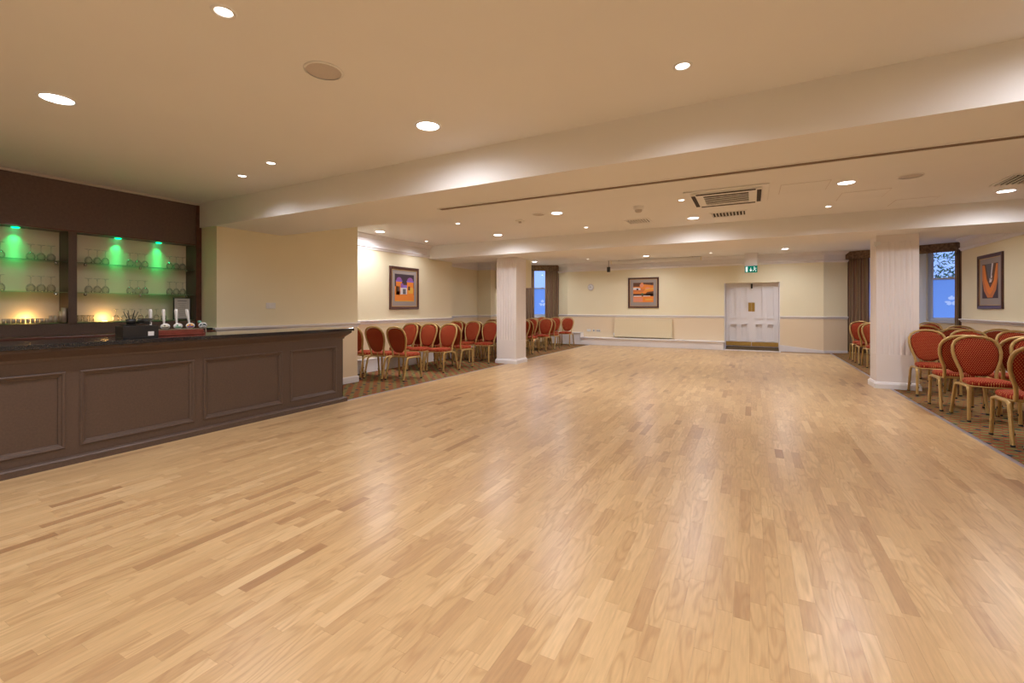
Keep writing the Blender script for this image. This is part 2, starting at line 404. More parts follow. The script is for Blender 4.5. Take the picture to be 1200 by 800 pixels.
# ------------------------------------------------------------------ walls
def wallstrip(path, t, z0, z1, name, mat, label):
    o = MB().sweep(path, [(0, z0), (0, z1), (-t, z1), (-t, z0)]).obj(name, mat)
    return struct(o, label, 'wall')
P_LEFT = [(-6.70, 3.5), (-6.334, 3.5), (-6.334, 5.95), (XP, 5.95), (XP, 9.92), (-8.6, 9.92), (-8.6, 13.6), (-8.05, 13.6), (-8.05, 13.9), (-8.6, 13.9), (-8.6, 15.55)]
wallstrip([(-6.97, YB), (-6.97, 3.5), (-6.7, 3.5)], .12, 0, 3.05, 'wall_left', MW, 'left wall behind the bar shelving')
wallstrip(P_LEFT[1:4], .12, 0, 3.05, 'wall_left', MW, 'cream wall block beside the bar with light switch')
struct(MB().box(-6.72, 3.5, 0, -6.454, 3.62, 3.05).obj('wall_left', MW), 'narrow cream wall return at end of bar shelving', 'wall')
wallstrip(P_LEFT[3:6], .12, 0, 3.05, 'wall_left', MW, 'cream left wall carrying the fort picture')
wallstrip(P_LEFT[5:], .12, 0, 3.05, 'wall_left', MW, 'set-back left wall behind the left column')
P_FAR = [(-6.75, 16.55), (-6.15, 16.1), (-.78, 16.1)]; P_FAR2 = [(.765, 16.1), (1.87, 16.1), (2.5, 16.45)]
wallstrip(P_FAR, .5, 0, 3.05, 'wall_far', MW, 'far cream wall left of the double door')
wallstrip(P_FAR2, .5, 0, 3.05, 'wall_far', MW, 'far cream wall right of the double door')
struct(MB().box(-.78, 16.1, 2.13, .765, 16.6, 3.05).obj('wall_far', MW), 'cream wall above the double door', 'wall')
wallstrip([(4.45, 14.64), (4.45, YB)], .15, 0, 3.05, 'wall_right', MW, 'right cream wall carrying the leaf picture')
struct(MB().box(4.6, 14.5, 0, 5.6, 14.64, 3.05).obj('wall_right', MW), 'side wall of the right window bay', 'wall')
wallstrip([(5.6, YB), (-7.2, YB)], .15, 0, 3.05, 'wall_near', MW, 'wall behind the camera')

def frost_pane(x0, x1, z0, z1, y, cx, cz, parent):
    nx, nz = 70, 100; vs, cols, fs = [], [], []
    petals = [(0, .10, .06), (40, .09, .05), (-40, .09, .05), (78, .14, -.03), (-78, .14, -.03), (100, .10, -.05), (-100, .10, -.05)]
    for j in range(nz+1):
        for i in range(nx+1):
            x = x0+(x1-x0)*i/nx; z = z0+(z1-z0)*j/nz; v = 0
            for an, ln, bs in petals:
                a = math.radians(an); ux, uz = math.sin(a), math.cos(a); dx, dz = x-cx, z-cz-bs
                u = (dx*ux+dz*uz)/ln; w_ = abs(dx*uz-dz*ux)
                if 0 < u < 1 and w_ < .034*math.sin(PI*u)**.7: v = 1
            vs.append((x, y, z)); cols.append((v, v, v, 1))
    for j in range(nz):
        for i in range(nx): k = j*(nx+1)+i; fs.append((k, k+1, k+nx+2, k+nx+1))
    me = bpy.data.meshes.new('pane'); me.from_pydata(vs, [], fs); me.materials.append(M_FROST); me.update(); tone_attr(me, cols, 1)
    o = bpy.data.objects.new('pane', me); COL.objects.link(o); o.parent = parent; return o
def window_wall(a, b, openings, side, sill=.98, head=2.9):
    """bay wall from a to b (room on the right of travel) with sash windows in it"""
    A, B = Vector(a), Vector(b); L = (B-A).length; d = (B-A)/L; ang = math.atan2(d.y, d.x)
    M = Matrix.Translation((A.x, A.y, 0)) @ Matrix.Rotation(ang, 4, 'Z')   # local x along the wall, +y away from the room
    wb = MB(); s = -.45
    for o0, o1 in openings:
        wb.box(s, 0, 0, o0, .22, 3.05); wb.box(o0, 0, 0, o1, .22, sill); wb.box(o0, 0, head, o1, .22, 3.05); s = o1
    wb.box(s, 0, 0, L+(.5 if side == 'right' else .1), .22, 3.05)
    struct(wb.xf(M).obj('wall_bay_'+side, MW), side+' window bay wall under the pelmet', 'wall')
    if side == 'right': struct(MB().box(1.17, -.02, 0, 1.70, -.001, 2.9).box(1.22, -.03, 1.1, 1.65, -.02, 2.8).xf(M).obj('window_panel', M_DAYLIT_SASH), 'pale panelled pier between the right bay windows', 'panel')
    for i, (o0, o1) in enumerate(openings):
        nm = 'window_%d' % ({'left': 1, 'right': 2}[side]+i)
        e = bpy.data.objects.new(nm, None); COL.objects.link(e); e.matrix_world = M @ Matrix.Translation((o0, 0, 0)); e.empty_display_size = .1
        struct(e, 'white sash window in the %s bay%s' % (side, '' if len(openings) == 1 else (', behind the column' if i == 0 else ', beside the right wall')), 'window')
        W = o1-o0; mid = 2.1
        MB().box(0,.1,sill,.05,.2,head).box(W-.05,.1,sill,W,.2,head).box(.05,.1,head-.06,W-.05,.2,head).box(.05,.1,sill,W-.05,.2,sill+.05).obj('window_frame', M_DAYLIT_SASH, e)
        MB().box(-.03,-.03,sill-.04,W+.03,.12,sill).obj('window_sill', M_DAYLIT_SASH, e)
        for (z0, z1, yy, gm, nm2) in ((sill+.05, mid+.02, .12, M_FROST, 'frosted lower pane'), (mid-.02, head-.06, .15, M_PANE, 'clear upper pane')):
            sf = MB().box(.05,yy,z0,.09,yy+.03,z1).box(W-.09,yy,z0,W-.05,yy+.03,z1).box(.09,yy,z0,W-.09,yy+.03,z0+.05).box(.09,yy,z1-.04,W-.09,yy+.03,z1).obj('sash', M_DAYLIT_SASH, e)
            if gm is M_FROST: g = frost_pane(.09, W-.09, z0+.05, z1-.04, yy+.015, W*.5, z0+.47, sf)
            else: g = MB().box(.09,yy+.012,z0+.05,W-.09,yy+.018,z1-.04).obj('pane', gm, sf)
            g['label'] = nm2
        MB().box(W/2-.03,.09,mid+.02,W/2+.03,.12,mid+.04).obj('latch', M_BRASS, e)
    return M, L
ML, LL = window_wall((-9.0, 15.43), (-6.75, 16.58), [(1.50, 2.36)], 'left')
MR, LR = window_wall((2.6, 16.60), (5.35, 15.14), [(.33, 1.15), (1.72, 2.62)], 'right')

# ceilings, beams
struct(MB().box(-7.1, YB, Z1, 4.6, 3.5, Z1+.1).obj('ceiling', M_CEIL), 'lower near ceiling over the bar', 'ceiling')
struct(MB().box(-7.6, 4.3, Z2, 4.7, 9.1, Z2+.1).obj('ceiling', M_CEIL), 'middle ceiling bay with air conditioning', 'ceiling')
struct(MB().box(-9.4, 10.0, Z3, 5.8, 17.0, Z3+.1).obj('ceiling', M_CEIL), 'far ceiling bay by the windows', 'ceiling')
struct(MB().prism([(-6.75, 3.47), (4.5, 3.33), (4.5, 4.44), (-6.75, 4.44)], ZS1, Z2+.1).obj('ceiling_beam', M_CEIL), 'deep near ceiling beam with a track slot underneath', 'beam')
struct(MB().prism([(XP-.1, 8.94), (4.5, 8.94), (4.5, 10.2), (-8.7, 10.2), (-8.7, 9.9), (XP-.1, 9.9)], ZS2, Z3+.1).obj('ceiling_beam', M_CEIL), 'ceiling beam carried by the two columns', 'beam')
tr = MB().box(-3.06, 4.01, ZS1-.008, 4.4, 4.022, ZS1).box(-3.06, 4.098, ZS1-.008, 4.4, 4.11, ZS1)
tk = struct(tr.obj('trim_2', M_CEIL), 'partition track under the near beam', 'track')
MB().box(-3.06, 4.022, ZS1-.004, 4.4, 4.098, ZS1-.001).obj('track_slot', pmat('track_brown', (.20, .13, .08), .7), tk)

# dado rail, cornices, baseboards
DADO = [(0, 1.00), (.012, 1.00), (.016, 1.03), (.034, 1.045), (.04, 1.06), (.04, 1.075), (0, 1.08)]
BASE = [(0, 0), (.018, 0), (.018, .10), (.008, .115), (0, .115)]
def corn(zt, zb): return [(0, zb), (.02, zb), (.03, zb+.03), (.055, zb+.045), (.055, zb+.07), (.03, zb+.085), (.03, zt-.09), (.05, zt-.075), (.11, zt-.02), (.11, zt), (0, zt)]
def trimrun(path, prof, name, label, mat=None): return struct(MB().sweep(path, prof).obj(name, mat or M_TRIM), label, 'trim')
trimrun(P_LEFT[:4]+[(XP, 5.95)][:0], DADO, 'trim_3', 'white dado rail round the wall block beside the bar')
trimrun(P_LEFT[3:6], DADO, 'trim_3', 'white dado rail under the fort picture')
trimrun(P_LEFT[5:], DADO, 'trim_3', 'white dado rail behind the left column')
trimrun(P_FAR, DADO, 'trim_3', 'white dado rail on far wall left of door')
trimrun(P_FAR2, DADO, 'trim_3', 'white dado rail on far wall right of door')
trimrun([(4.45, 14.64), (4.45, YB)], [(o*1.6, z) for o, z in DADO], 'trim_3', 'white dado rail on right wall')
trimrun([(XP, 5.95), (XP, 8.94)], corn(Z2, 2.565), 'trim_4', 'white cornice above the fort picture')
trimrun([(-8.6, 10.2), (-8.6, 13.6), (-8.05, 13.6), (-8.05, 13.9)], corn(Z3, 2.66), 'trim_4', 'cornice behind the left column')
trimrun([(-6.75, 16.55), (-6.15, 16.1), (1.87, 16.1), (2.5, 16.45)], corn(Z3, 2.68), 'trim_4', 'white cornice along the far wall')
trimrun([(4.45, 14.64), (4.45, 10.2)], corn(Z3, 2.70), 'trim_4', 'white cornice above the leaf picture')
trimrun([(4.45, 8.94), (4.45, 4.44)], corn(Z2, 2.58), 'trim_4', 'white cornice on right wall, near part')
trimrun([(-6.334, 4.72), (-6.334, 5.95), (-7.04, 5.95)], BASE, 'baseboard_left', 'white baseboard of the wall block beside the bar')
trimrun([(4.45, 14.64), (4.45, YB)], BASE, 'baseboard_right', 'white baseboard of right wall')
# sloping baseboard right of the door
sb = MB(); zz = [(.765, .20), (1.87, .075), (2.5, .07)]; pth = [(.765, 16.1), (1.87, 16.1), (2.5, 16.45)]
for i in range(2):
    (xa, za), (xb, zb_) = zz[i], zz[i+1]; a, b = pth[i], pth[i+1]
    sb.add([(a[0],a[1]-.03,0),(b[0],b[1]-.03,0),(b[0],b[1]+.01,0),(a[0],a[1]+.01,0),(a[0],a[1]-.03,za),(b[0],b[1]-.03,zb_),(b[0],b[1]+.01,zb_),(a[0],a[1]+.01,za)],
           [(0,3,2,1),(4,5,6,7),(0,1,5,4),(1,2,6,5),(2,3,7,6),(3,0,4,7)])
struct(sb.obj('baseboard_far', M_TRIM), 'white baseboard sloping down to the right of the door', 'baseboard')
# boxed pipe ledges
def ledge(bx, lid, label):
    e = struct(MB().box(*bx).obj('baseboard_ledge', M_TRIM), label, 'ledge'); MB().box(*lid).obj('ledge_top', M_TRIM, e, bevel=.005)
ledge((-5.52, 15.77, 0, -.79, 16.12, .235), (-5.54, 15.74, .235, -.77, 16.12, .265), 'low white boxed ledge along the far wall')
ledge((-6.7, 15.77, 0, -5.525, 16.12, .40), (-6.7, 15.75, .40, -5.525, 16.12, .43), 'taller white boxed ledge in the far left corner')
ledge((-7.1, 5.97, 0, -7.05, 9.9, .25), (-7.1, 5.97, .25, -7.03, 9.9, .28), 'low white boxed ledge under left radiator')
ledge((-8.62, 9.94, 0, -8.32, 13.58, .25), (-8.62, 9.94, .25, -8.30, 13.58, .28), 'low white boxed ledge behind the left column')
# boxed bulkhead near the left window
struct(MB().box(-8.3, 13.92, 2.03, -6.86, 14.4, Z3).box(-8.5, 13.92, 1.90, -8.12, 14.1, 2.03).obj('wall_bulkhead', MW), 'cream boxed bulkhead behind the left column', 'bulkhead')

# ------------------------------------------------------------------ columns
def column(x0, x1, y0, y1, label):
    root = bpy.data.objects.new('column', None); COL.objects.link(root); root.location = ((x0+x1)/2, (y0+y1)/2, 0); root.empty_display_size = .1
    struct(root, label, 'column'); hx, hy = (x1-x0)/2, (y1-y0)/2
    def side(a, b, n):
        a, b = Vector(a), Vector(b); d = b-a; L = d.length; d /= L; nr = Vector((d.y, -d.x)); pts = [a]; w = .042; m = (L-2*.075-n*w)/(n-1)
        s = .075
        for i in range(n):
            for q in range(7):
                u = q/6; pts.append(a+d*(s+w*u)-nr*(math.sin(PI*u)*.009))
            s += w+m
        return pts
    ring = []
    cs = [(-hx, -hy), (hx, -hy), (hx, hy), (-hx, hy)]
    for k in range(4): ring += side(cs[k], cs[(k+1)%4], 6)
    MB().prism([tuple(p) for p in ring], .565, 2.44).obj('fluted_shaft', M_COLM, root)
    MB().box(-hx, -hy, 0, hx, hy, .565).box(-hx, -hy, 2.44, hx, hy, ZS2).obj('column_block', M_COLM, root)
    cb = [(-hx, -hy), (-hx, hy), (hx, hy), (hx, -hy)]
    MB().sweep(cb[::-1], [(0, 0), (.03, 0), (.03, .075), (.02, .085), (.015, .10), (0, .11)], closed=True).obj('column_base', M_TRIM, root)
    return root
column(-5.49, -4.955, 9.56, 10.08, 'fluted white column between the left chairs')
column(1.843, 2.395, 9.56, 10.00, 'fluted white column before the right chairs')
t = thing('wall_sensor', 'small white sensor high on the right column corner', 'sensor', (1.85, 9.54, 2.41))
MB().box(-.045,-.02,-.02,.045,.02,.03).obj('sensor_body', M_WHITE, t, bevel=.006); MB().lathe([(0, -.045), (.018, -.04), (.022, -.03), (.02, -.02)], 10, (-.02, -.01, 0)).obj('sensor_eye', M_WHITE, t)

# ------------------------------------------------------------------ lights
spots = {}
def spot_data(kind, bay):
    key = (kind, bay)
    if key not in spots:
        l = bpy.data.lights.new('downlight_'+kind, 'SPOT'); l.energy = BIG_W[bay] if kind == 'big' else SMALL_W[bay]
        l.spot_size = math.radians(176 if kind == 'big' else 150); l.spot_blend = .95; l.shadow_soft_size = .06 if kind == 'big' else .03; l.color = LAMP_COL
        spots[key] = l
    return spots[key]
lampmesh = {}
def downlight(x, y, z, big, label):
    k = 'big' if big else 'small'; r = .085 if big else .038
    if k not in lampmesh:
        lampmesh[k] = (MB().lathe([(r, -.002), (r+.004, -.006), (r+.016, -.005), (r+.018, 0)], 24, caps=False).mesh('trim_ring', M_WHITE),
                       MB().lathe([(0, -.004), (r*.8, -.004), (r, -.001)], 24).mesh('diffuser', M_LED if big else M_LEDS))
    t = thing('ceiling_downlight', label, 'ceiling light', (x, y, z-.0005), 0, 'large downlights' if big else 'small downlights')
    for me, nm in zip(lampmesh[k], ('trim_ring', 'diffuser')):
        o = bpy.data.objects.new(nm, me); COL.objects.link(o); o.parent = t
    l = bpy.data.objects.new('lamp_light', spot_data(k, 1 if y < 4 else 2 if y < 10 else 3)); COL.objects.link(l); l.parent = t; l.location = (0, 0, -.012)
CX1 = (-4.18, -2.24, -.36, 1.55, 3.4)
colw1 = ('over the bar side', 'left of middle', 'over the dance floor middle', 'right of middle', 'by the right wall')
for j, yy in ((5, -3.34), (4, -1.8), (1, -.27), (2, 1.27), (3, 2.82)):  # both rows behind the camera are added to brighten the ceiling
    for i, xx in enumerate(CX1):
        big = (i+round((yy-2.82)/1.54)+1) % 2 == 0
        downlight(xx, yy, Z1, big, '%s round downlight, near low ceiling, %s, %s' % ('large' if big else 'small', ('', 'row above the camera', 'nearest visible row', 'row beside the near beam', 'added row behind the camera', 'added rearmost row')[j], colw1[i]))
downlight(-4.86, 2.95, Z1, False, 'small round downlight nearest the bar shelving, by the near beam')
ordn = ('first', 'second', 'third', 'fourth', 'fifth', 'sixth')
for j, yy in enumerate((7.32*K2, 8.9*K2)):
    for i, xx in enumerate((-7.12, -5.08, -3.0, -.95, 1.10, 3.17)):
        big = (i+j) % 2 == 0
        downlight(xx*K2, yy, Z2, big, '%s round downlight, middle ceiling bay, %s row, %s from the left' % ('large' if big else 'small', ('near', 'back')[j], ordn[i]))
for j, yy in enumerate((12.3, 14.8)):  # front row is unseen behind the beam, added for its light
    for i, xx in enumerate((-6.92, -4.93, -2.99, -1.09, .825, 2.8)):
        big = (i+j) % 2 == 1
        downlight(xx, yy, Z3, big, '%s round downlight, far ceiling bay, %s row, %s from the left' % ('large' if big else 'small', ('added unseen front', 'back')[j], ordn[i]))

# ------------------------------------------------------------------ things on the ceiling
def ceil_speaker(x, y, z, r, label):
    t = thing('ceiling_speaker', label, 'speaker', (x, y, z), 0, 'round ceiling speakers')
    MB().lathe([(r, 0), (r+.012, -.001), (r+.012, -.006), (r, -.008)], 28, caps=False).obj('rim', M_CEIL, t)
    MB().lathe([(0, -.007), (r*.6, -.006), (r, -.003)], 28).obj('grille', M_GREY, t)
ceil_speaker(-2.27, 1.87, Z1, .10, 'round grey ceiling speaker above the dance floor, nearest the camera')
ceil_speaker(-3.32*K2, 7.26*K2, Z2, .095, 'round ceiling speaker left of the smoke detector')
ceil_speaker(1.75*K2, 7.32*K2, Z2, .11, 'round ceiling speaker right of the access hatches')
t = thing('smoke_detector', 'white domed smoke detector left of air conditioning unit', 'detector', (-1.63*K2, 7.47*K2, Z2))
MB().lathe([(0, -.09), (.035, -.09), (.05, -.075), (.055, -.05)], 16).obj('sensor_head', M_GREY, t); MB().lathe([(.055, -.05), (.075, -.045), (.078, 0)], 16, caps=False).obj('base', M_WHITE, t)
t = thing('motion_sensor', 'small square ceiling sensor beside round speaker, left of middle bay', 'sensor', (-3.86*K2, 7.6*K2, Z2))
MB().box(-.06,-.06,-.02,.06,.06,0).obj('base', M_CEIL, t, bevel=.006); MB().box(-.02,-.02,-.05,.02,.02,-.02).obj('sensor_head', M_GREY, t)
def vent(x0, y0, x1, y1, label, n=8):
    x0, y0, x1, y1 = x0*K2, y0*K2, x1*K2, y1*K2
    t = thing('ceiling_vent', label, 'vent', ((x0+x1)/2, (y0+y1)/2, Z2), 0, 'slatted ceiling vents'); hx, hy = (x1-x0)/2, (y1-y0)/2
    fr = MB().box(-hx,-hy,-.012,hx,-hy+.03,0).box(-hx,hy-.03,-.012,hx,hy,0).box(-hx,-hy+.03,-.012,-hx+.03,hy-.03,0).box(hx-.03,-hy+.03,-.012,hx,hy-.03,0); fr.obj('frame', M_CEIL, t)
    MB().box(-hx+.03,-hy+.03,-.003,hx-.03,hy-.03,-.001).obj('backing', M_DARKG, t)
    me = None
    for k in range(n):
        p = -hx+.03+(2*hx-.06)*(k+.5)/n
        if me is None: me = MB().box(-.004,-hy+.03,-.026,.004,hy-.03,-.004).xf(Matrix.Rotation(math.radians(30), 4, 'Y')).mesh('slat', M_CEIL)
        o = bpy.data.objects.new('slat', me); COL.objects.link(o); o.parent = t; o.location = (p, 0, 0)
vent(-2.13, 8.5, -1.68, 8.92, 'square slatted vent behind the smoke detector')
vent(-.66, 8.55, -.07, 9.0, 'slatted vent behind the air conditioning unit', 10)
vent(2.83, 7.8, 3.4, 8.42, 'slatted vent by the right wall beside a downlight', 9)
t = thing('air_conditioner', 'square white ceiling air conditioning cassette with dark slots', 'air conditioner', (-.33*K2, 7.38*K2, Z2-.0015)); ac = t
MB().box(-.5,-.5,-.015,.5,.5,0).obj('panel', M_CEIL, t, bevel=.006)
MB().box(-.42,-.42,-.035,.42,.42,-.015).obj('raised_face', M_CEIL, t, bevel=.01)
for k in range(4):
    MB().box(-.35,-.415,-.04,.35,-.365,-.034).xf(Matrix.Rotation(k*PI/2, 4, 'Z')).obj('air_slot', M_DARKG, t)
MB().box(-.27,-.27,-.037,.27,.27,-.034).obj('intake', M_DARKG, t)
me = MB().box(-.27,-.013,-.043,.27,.013,-.038).mesh('louvre', M_CEIL)
for k in range(5):
    o = bpy.data.objects.new('louvre', me); COL.objects.link(o); o.parent = t; o.location = (0, -.2+k*.1, 0)
for x0, y0, x1, y1, lab in ((.35, 7.07, .90, 7.6, 'left square access hatch right of air conditioning unit'), (1.15, 7.95, 1.7, 8.5, 'middle square access hatch in the ceiling'), (1.95, 8.85, 2.45, 9.35, 'square access hatch nearest the column beam')):
    x0, y0, x1, y1 = x0*K2, y0*K2, x1*K2, y1*K2
    t = thing('access_hatch', lab, 'hatch', ((x0+x1)/2, (y0+y1)/2, Z2), 0, 'flush ceiling hatches'); h = (x1-x0)/2
    MB().box(-h,-h,-.004,h,h,0).obj('hatch_panel', M_CEIL, t); q = MB()
    for a, b, c, d in ((-h-.006,-h-.006,h+.006,-h),(-h-.006,h,h+.006,h+.006),(-h-.006,-h,-h,h),(h,-h,h+.006,h)): q.box(a,b,-.0015,c,d,0)
    q.obj('hatch_joint', M_GREY, t)
t = thing('projector_screen', 'long white rolled projector screen housing above the far wall', 'projector screen', (-2.9, 15.7, 2.93))
MB().box(-1.45,-.06,-.055,1.45,.06,.045).obj('housing', M_CEIL, t, bevel=.012)
MB().box(-1.47,-.065,-.06,-1.45,.065,.05).obj('end_cap', M_CREAMP, t); MB().box(1.45,-.065,-.06,1.47,.065,.05).obj('end_cap', M_CREAMP, t)
for s in (-1.2, 1.2): MB().box(s-.02,-.03,.045,s+.02,.03,.06).obj('bracket', M_STEEL, t)
t = thing('hanging_speaker', 'small black speaker hanging at left end of projector screen', 'speaker', (-4.45, 15.65, 2.75))
MB().box(-.05,-.05,-.16,.05,.05,.02).obj('speaker_cabinet', M_BLACK, t, bevel=.012); MB().tube([(0,0,.02),(0,0,.24)], .008).obj('hanger', M_BLACK, t)
# exit sign
t = thing('exit_sign', 'green and white running-man exit sign hanging above the door', 'sign', (-.02, 15.5, 2.99))
MB().box(-.17,-.01,-.395,.165,.012,-.0).obj('carrier_panel', M_TRIM, t); MB().box(-.20,-.03,-.03,.20,.03,0).obj('ceiling_plate', M_TRIM, t)
sg = MB().box(-.17,-.03,-.585,.17,.02,-.385).obj('sign_plate', emat('exit_green', (.0, .16, .10), 1.0), t, bevel=.004)
pic = MB()
pic.box(-.145,-.033,-.565,-.09,-.029,-.41)                                    # doorway
pic.box(-.015,-.033,-.555,.0,-.029,-.44); pic.add([(-.045,-.032,-.50),(-.0075,-.032,-.565),(.03,-.032,-.50)], [(0,1,2)])   # arrow
pic.lathe([(0,-.033),(.014,-.033),(.014,-.029)], 10, (.085,0,-.425), axis='y')      # runner
for a, b in (((.08,-.445),(.07,-.49)),((.07,-.49),(.11,-.52)),((.11,-.52),(.10,-.56)),((.07,-.49),(.05,-.53)),((.05,-.53),(.02,-.535)),((.08,-.45),(.12,-.47)),((.08,-.45),(.045,-.465))):
    pic.tube([(a[0]+.02,-.031,a[1]),(b[0]+.02,-.031,b[1])], .009, .002, seg=4, ref=(0,1,0))
pic.obj('pictogram', emat('exit_white', (.85, .95, .88), 1.0), t)

# ------------------------------------------------------------------ double door
d = bpy.data.objects.new('door_1', None); COL.objects.link(d); d.location = (-.0075, 16.34, 0); struct(d, 'white panelled double door with brass plates in far wall', 'door')
for s in (-1, 1):
    W = .745
    def bx(o, a, y0, z0, b, y1, z1): return o.box(s*a, y0, z0, s*b, y1, z1)
    lf = MB()
    for a, b in ((.002, .10), (.325, .415), (.64, W)): bx(lf, a, 0, .105, b, .045, 2.13)
    for z0, z1 in ((.105, .27), (.84, 1.0), (2.02, 2.13)):
        bx(lf, .10, 0, z0, .325, .045, z1); bx(lf, .415, 0, z0, .64, .045, z1)
    leaf = lf.obj('door_leaf', M_DOOR, d)
    for a, b in ((.10, .325), (.415, .64)):
        for z0, z1 in ((.27, .84), (1.0, 2.02)):
            bx(MB(), a, .036, z0, b, .044, z1).obj('door_panel', M_DOOR, leaf)
            q = MB()
            bx(q, a, -.034, z0-.01, b, .036, z0+.03); bx(q, a, -.034, z1-.03, b, .036, z1+.01); bx(q, a, -.034, z0+.03, a+.03, .036, z1-.03); bx(q, b-.03, -.034, z0+.03, b, .036, z1-.03)
            q.obj('panel_molding', M_DOOR, leaf)
    bx(MB(), .008, -.006, .115, W-.01, 0, .245).obj('kick_plate', M_BRASS, leaf)
    bx(MB(), .003, -.006, 1.22, .09, 0, 1.50).obj('push_plate', M_BRASS, leaf)
MB().box(-.02,-.07,1.95,.03,0,2.10).obj('door_closer', M_BLACK, d, bevel=.01)
MB().box(-.75,.05,0,.745,.10,2.13).obj('door_light_blocker', M_DOOR, d)  # unseen slab added behind the leaves to keep daylight out of the gaps
fr = MB().box(-.78,-.24,0,-.75,.06,2.13).box(.745,-.24,0,.775,.06,2.13).obj('door_frame', M_DOOR, d)
tag(MB().add([(-.74,15.84,.0),(.73,15.84,.0),(.73,16.33,0),(-.74,16.33,0),(-.74,15.84,.012),(.73,15.84,.012),(.73,16.33,.10),(-.74,16.33,.10)], [(0,3,2,1),(4,5,6,7),(0,1,5,4),(1,2,6,5),(2,3,7,6),(3,0,4,7)]).obj('doormat', M_MAT), 'brown doormat on the threshold of the double door', 'doormat')
struct(MB().box(-.78, 15.76, 0, .77, 15.80, .03).obj('trim_5', M_TRIM), 'pale threshold strip before the doormat', 'trim')

# ------------------------------------------------------------------ radiators, sockets, clock, switch
def radiator(loc, rz, W, H, label, D=.09):
    t = thing('radiator', label, 'radiator', loc, rz)
    MB().box(-W/2,-D,0,W/2,-D+.016,H).box(-W/2,-.03,0,W/2,-.015,H).obj('panel', M_CREAMP, t, bevel=.008)
    o = MB(); n = int(W/.045)
    for k in range(n):
        x = -W/2+.03+(W-.06)*(k+.5)/n; o.box(x-.012,-D-.004,.04,x+.012,-D,H-.04)
    o.obj('ribs', M_CREAMP, t)['kind'] = 'stuff'
    MB().box(-W/2,-D-.005,H,W/2,-.015,H+.012).obj('top_grille', M_CREAMP, t); MB().box(-W/2-.004,-D,0,-W/2,-.02,H).box(W/2,-D,0,W/2+.004,-.02,H).obj('side_cover', M_CREAMP, t)
    MB().tube([(-W/2-.004,-.03,.06),(-W/2-.04,-.03,.06),(-W/2-.04,-.03,-.02)], .009).obj('pipe', M_STEEL, t)
    MB().lathe([(.018,0),(.022,.02),(.022,.06),(.015,.075)], 12, (-W/2-.04,-.03,.055)).obj('valve', M_WHITE, t)
radiator((-3.357, 16.1, .31), 0, 1.96, .62, 'long cream radiator under the far wall dado rail', .12)
radiator((XP, 8.48, .31), PI/2, 2.6, .62, 'long cream radiator behind the left chairs', .042)
def plate(loc, rz, w, h, name, label, dark, rock=1, mat=None):
    t = thing(name, label, 'socket' if 'socket' in name else 'switch', loc, rz)
    MB().box(-w/2,-.01,-h/2,w/2,0,h/2).obj('face_plate', mat or M_WHITE, t, bevel=.003)
    for k in range(rock):
        x = (k-(rock-1)/2)*w/(rock+.3)
        MB().box(x-w*.12*2/rock,-.016,-h*.22,x+w*.12*2/rock,-.01,h*.22).obj('rocker' if 'switch' in name else 'inset', M_BLACK if dark else (mat or M_WHITE), t)
plate((-5.32, 16.1, .50), 0, .15, .085, 'wall_socket', 'leftmost white wall socket low on far wall', False, 2)
plate((-5.13, 16.1, .50), 0, .085, .085, 'wall_socket', 'middle wall socket with dark centre low on far wall', True, 1)
plate((-4.96, 16.1, .50), 0, .15, .085, 'wall_socket', 'rightmost wall socket with two dark centres on far wall', True, 2)
plate((-6.334, 4.27, 1.375), PI/2, .147, .087, 'light_switch', 'white double light switch on wall block beside bar', False, 2)
t = thing('wall_clock', 'small round white wall clock on the far wall', 'clock', (-5.24, 16.1, 2.09))
MB().lathe([(.115, 0), (.12, -.02), (.112, -.04), (.1, -.035)], 28, axis='y', caps=False).obj('rim', M_GREY, t)
MB().lathe([(0, -.02), (.104, -.02), (.104, -.03), (0, -.03)], 28, axis='y', smooth=False).obj('dial', M_WHITE, t)
MB().box(-.004,-.034,-.01,.004,-.031,.06).xf(Matrix.Rotation(math.radians(-100), 4, 'Y')).obj('hour_hand', M_BLACK, t)
MB().box(-.003,-.037,-.01,.003,-.034,.09).xf(Matrix.Rotation(math.radians(-30), 4, 'Y')).obj('minute_hand', M_BLACK, t)
hm = MB()
for k in range(12):
    hm.add([(x*1.0, y, z) for x, y, z in [tuple(Matrix.Rotation(k*PI/6, 3, 'Y') @ Vector(v)) for v in ((-.003,-.0315,.082),(.003,-.0315,.082),(.003,-.0315,.098),(-.003,-.0315,.098))]], [(0,1,2,3)])
hm.obj('hour_marks', M_BLACK, t)['kind'] = 'stuff'

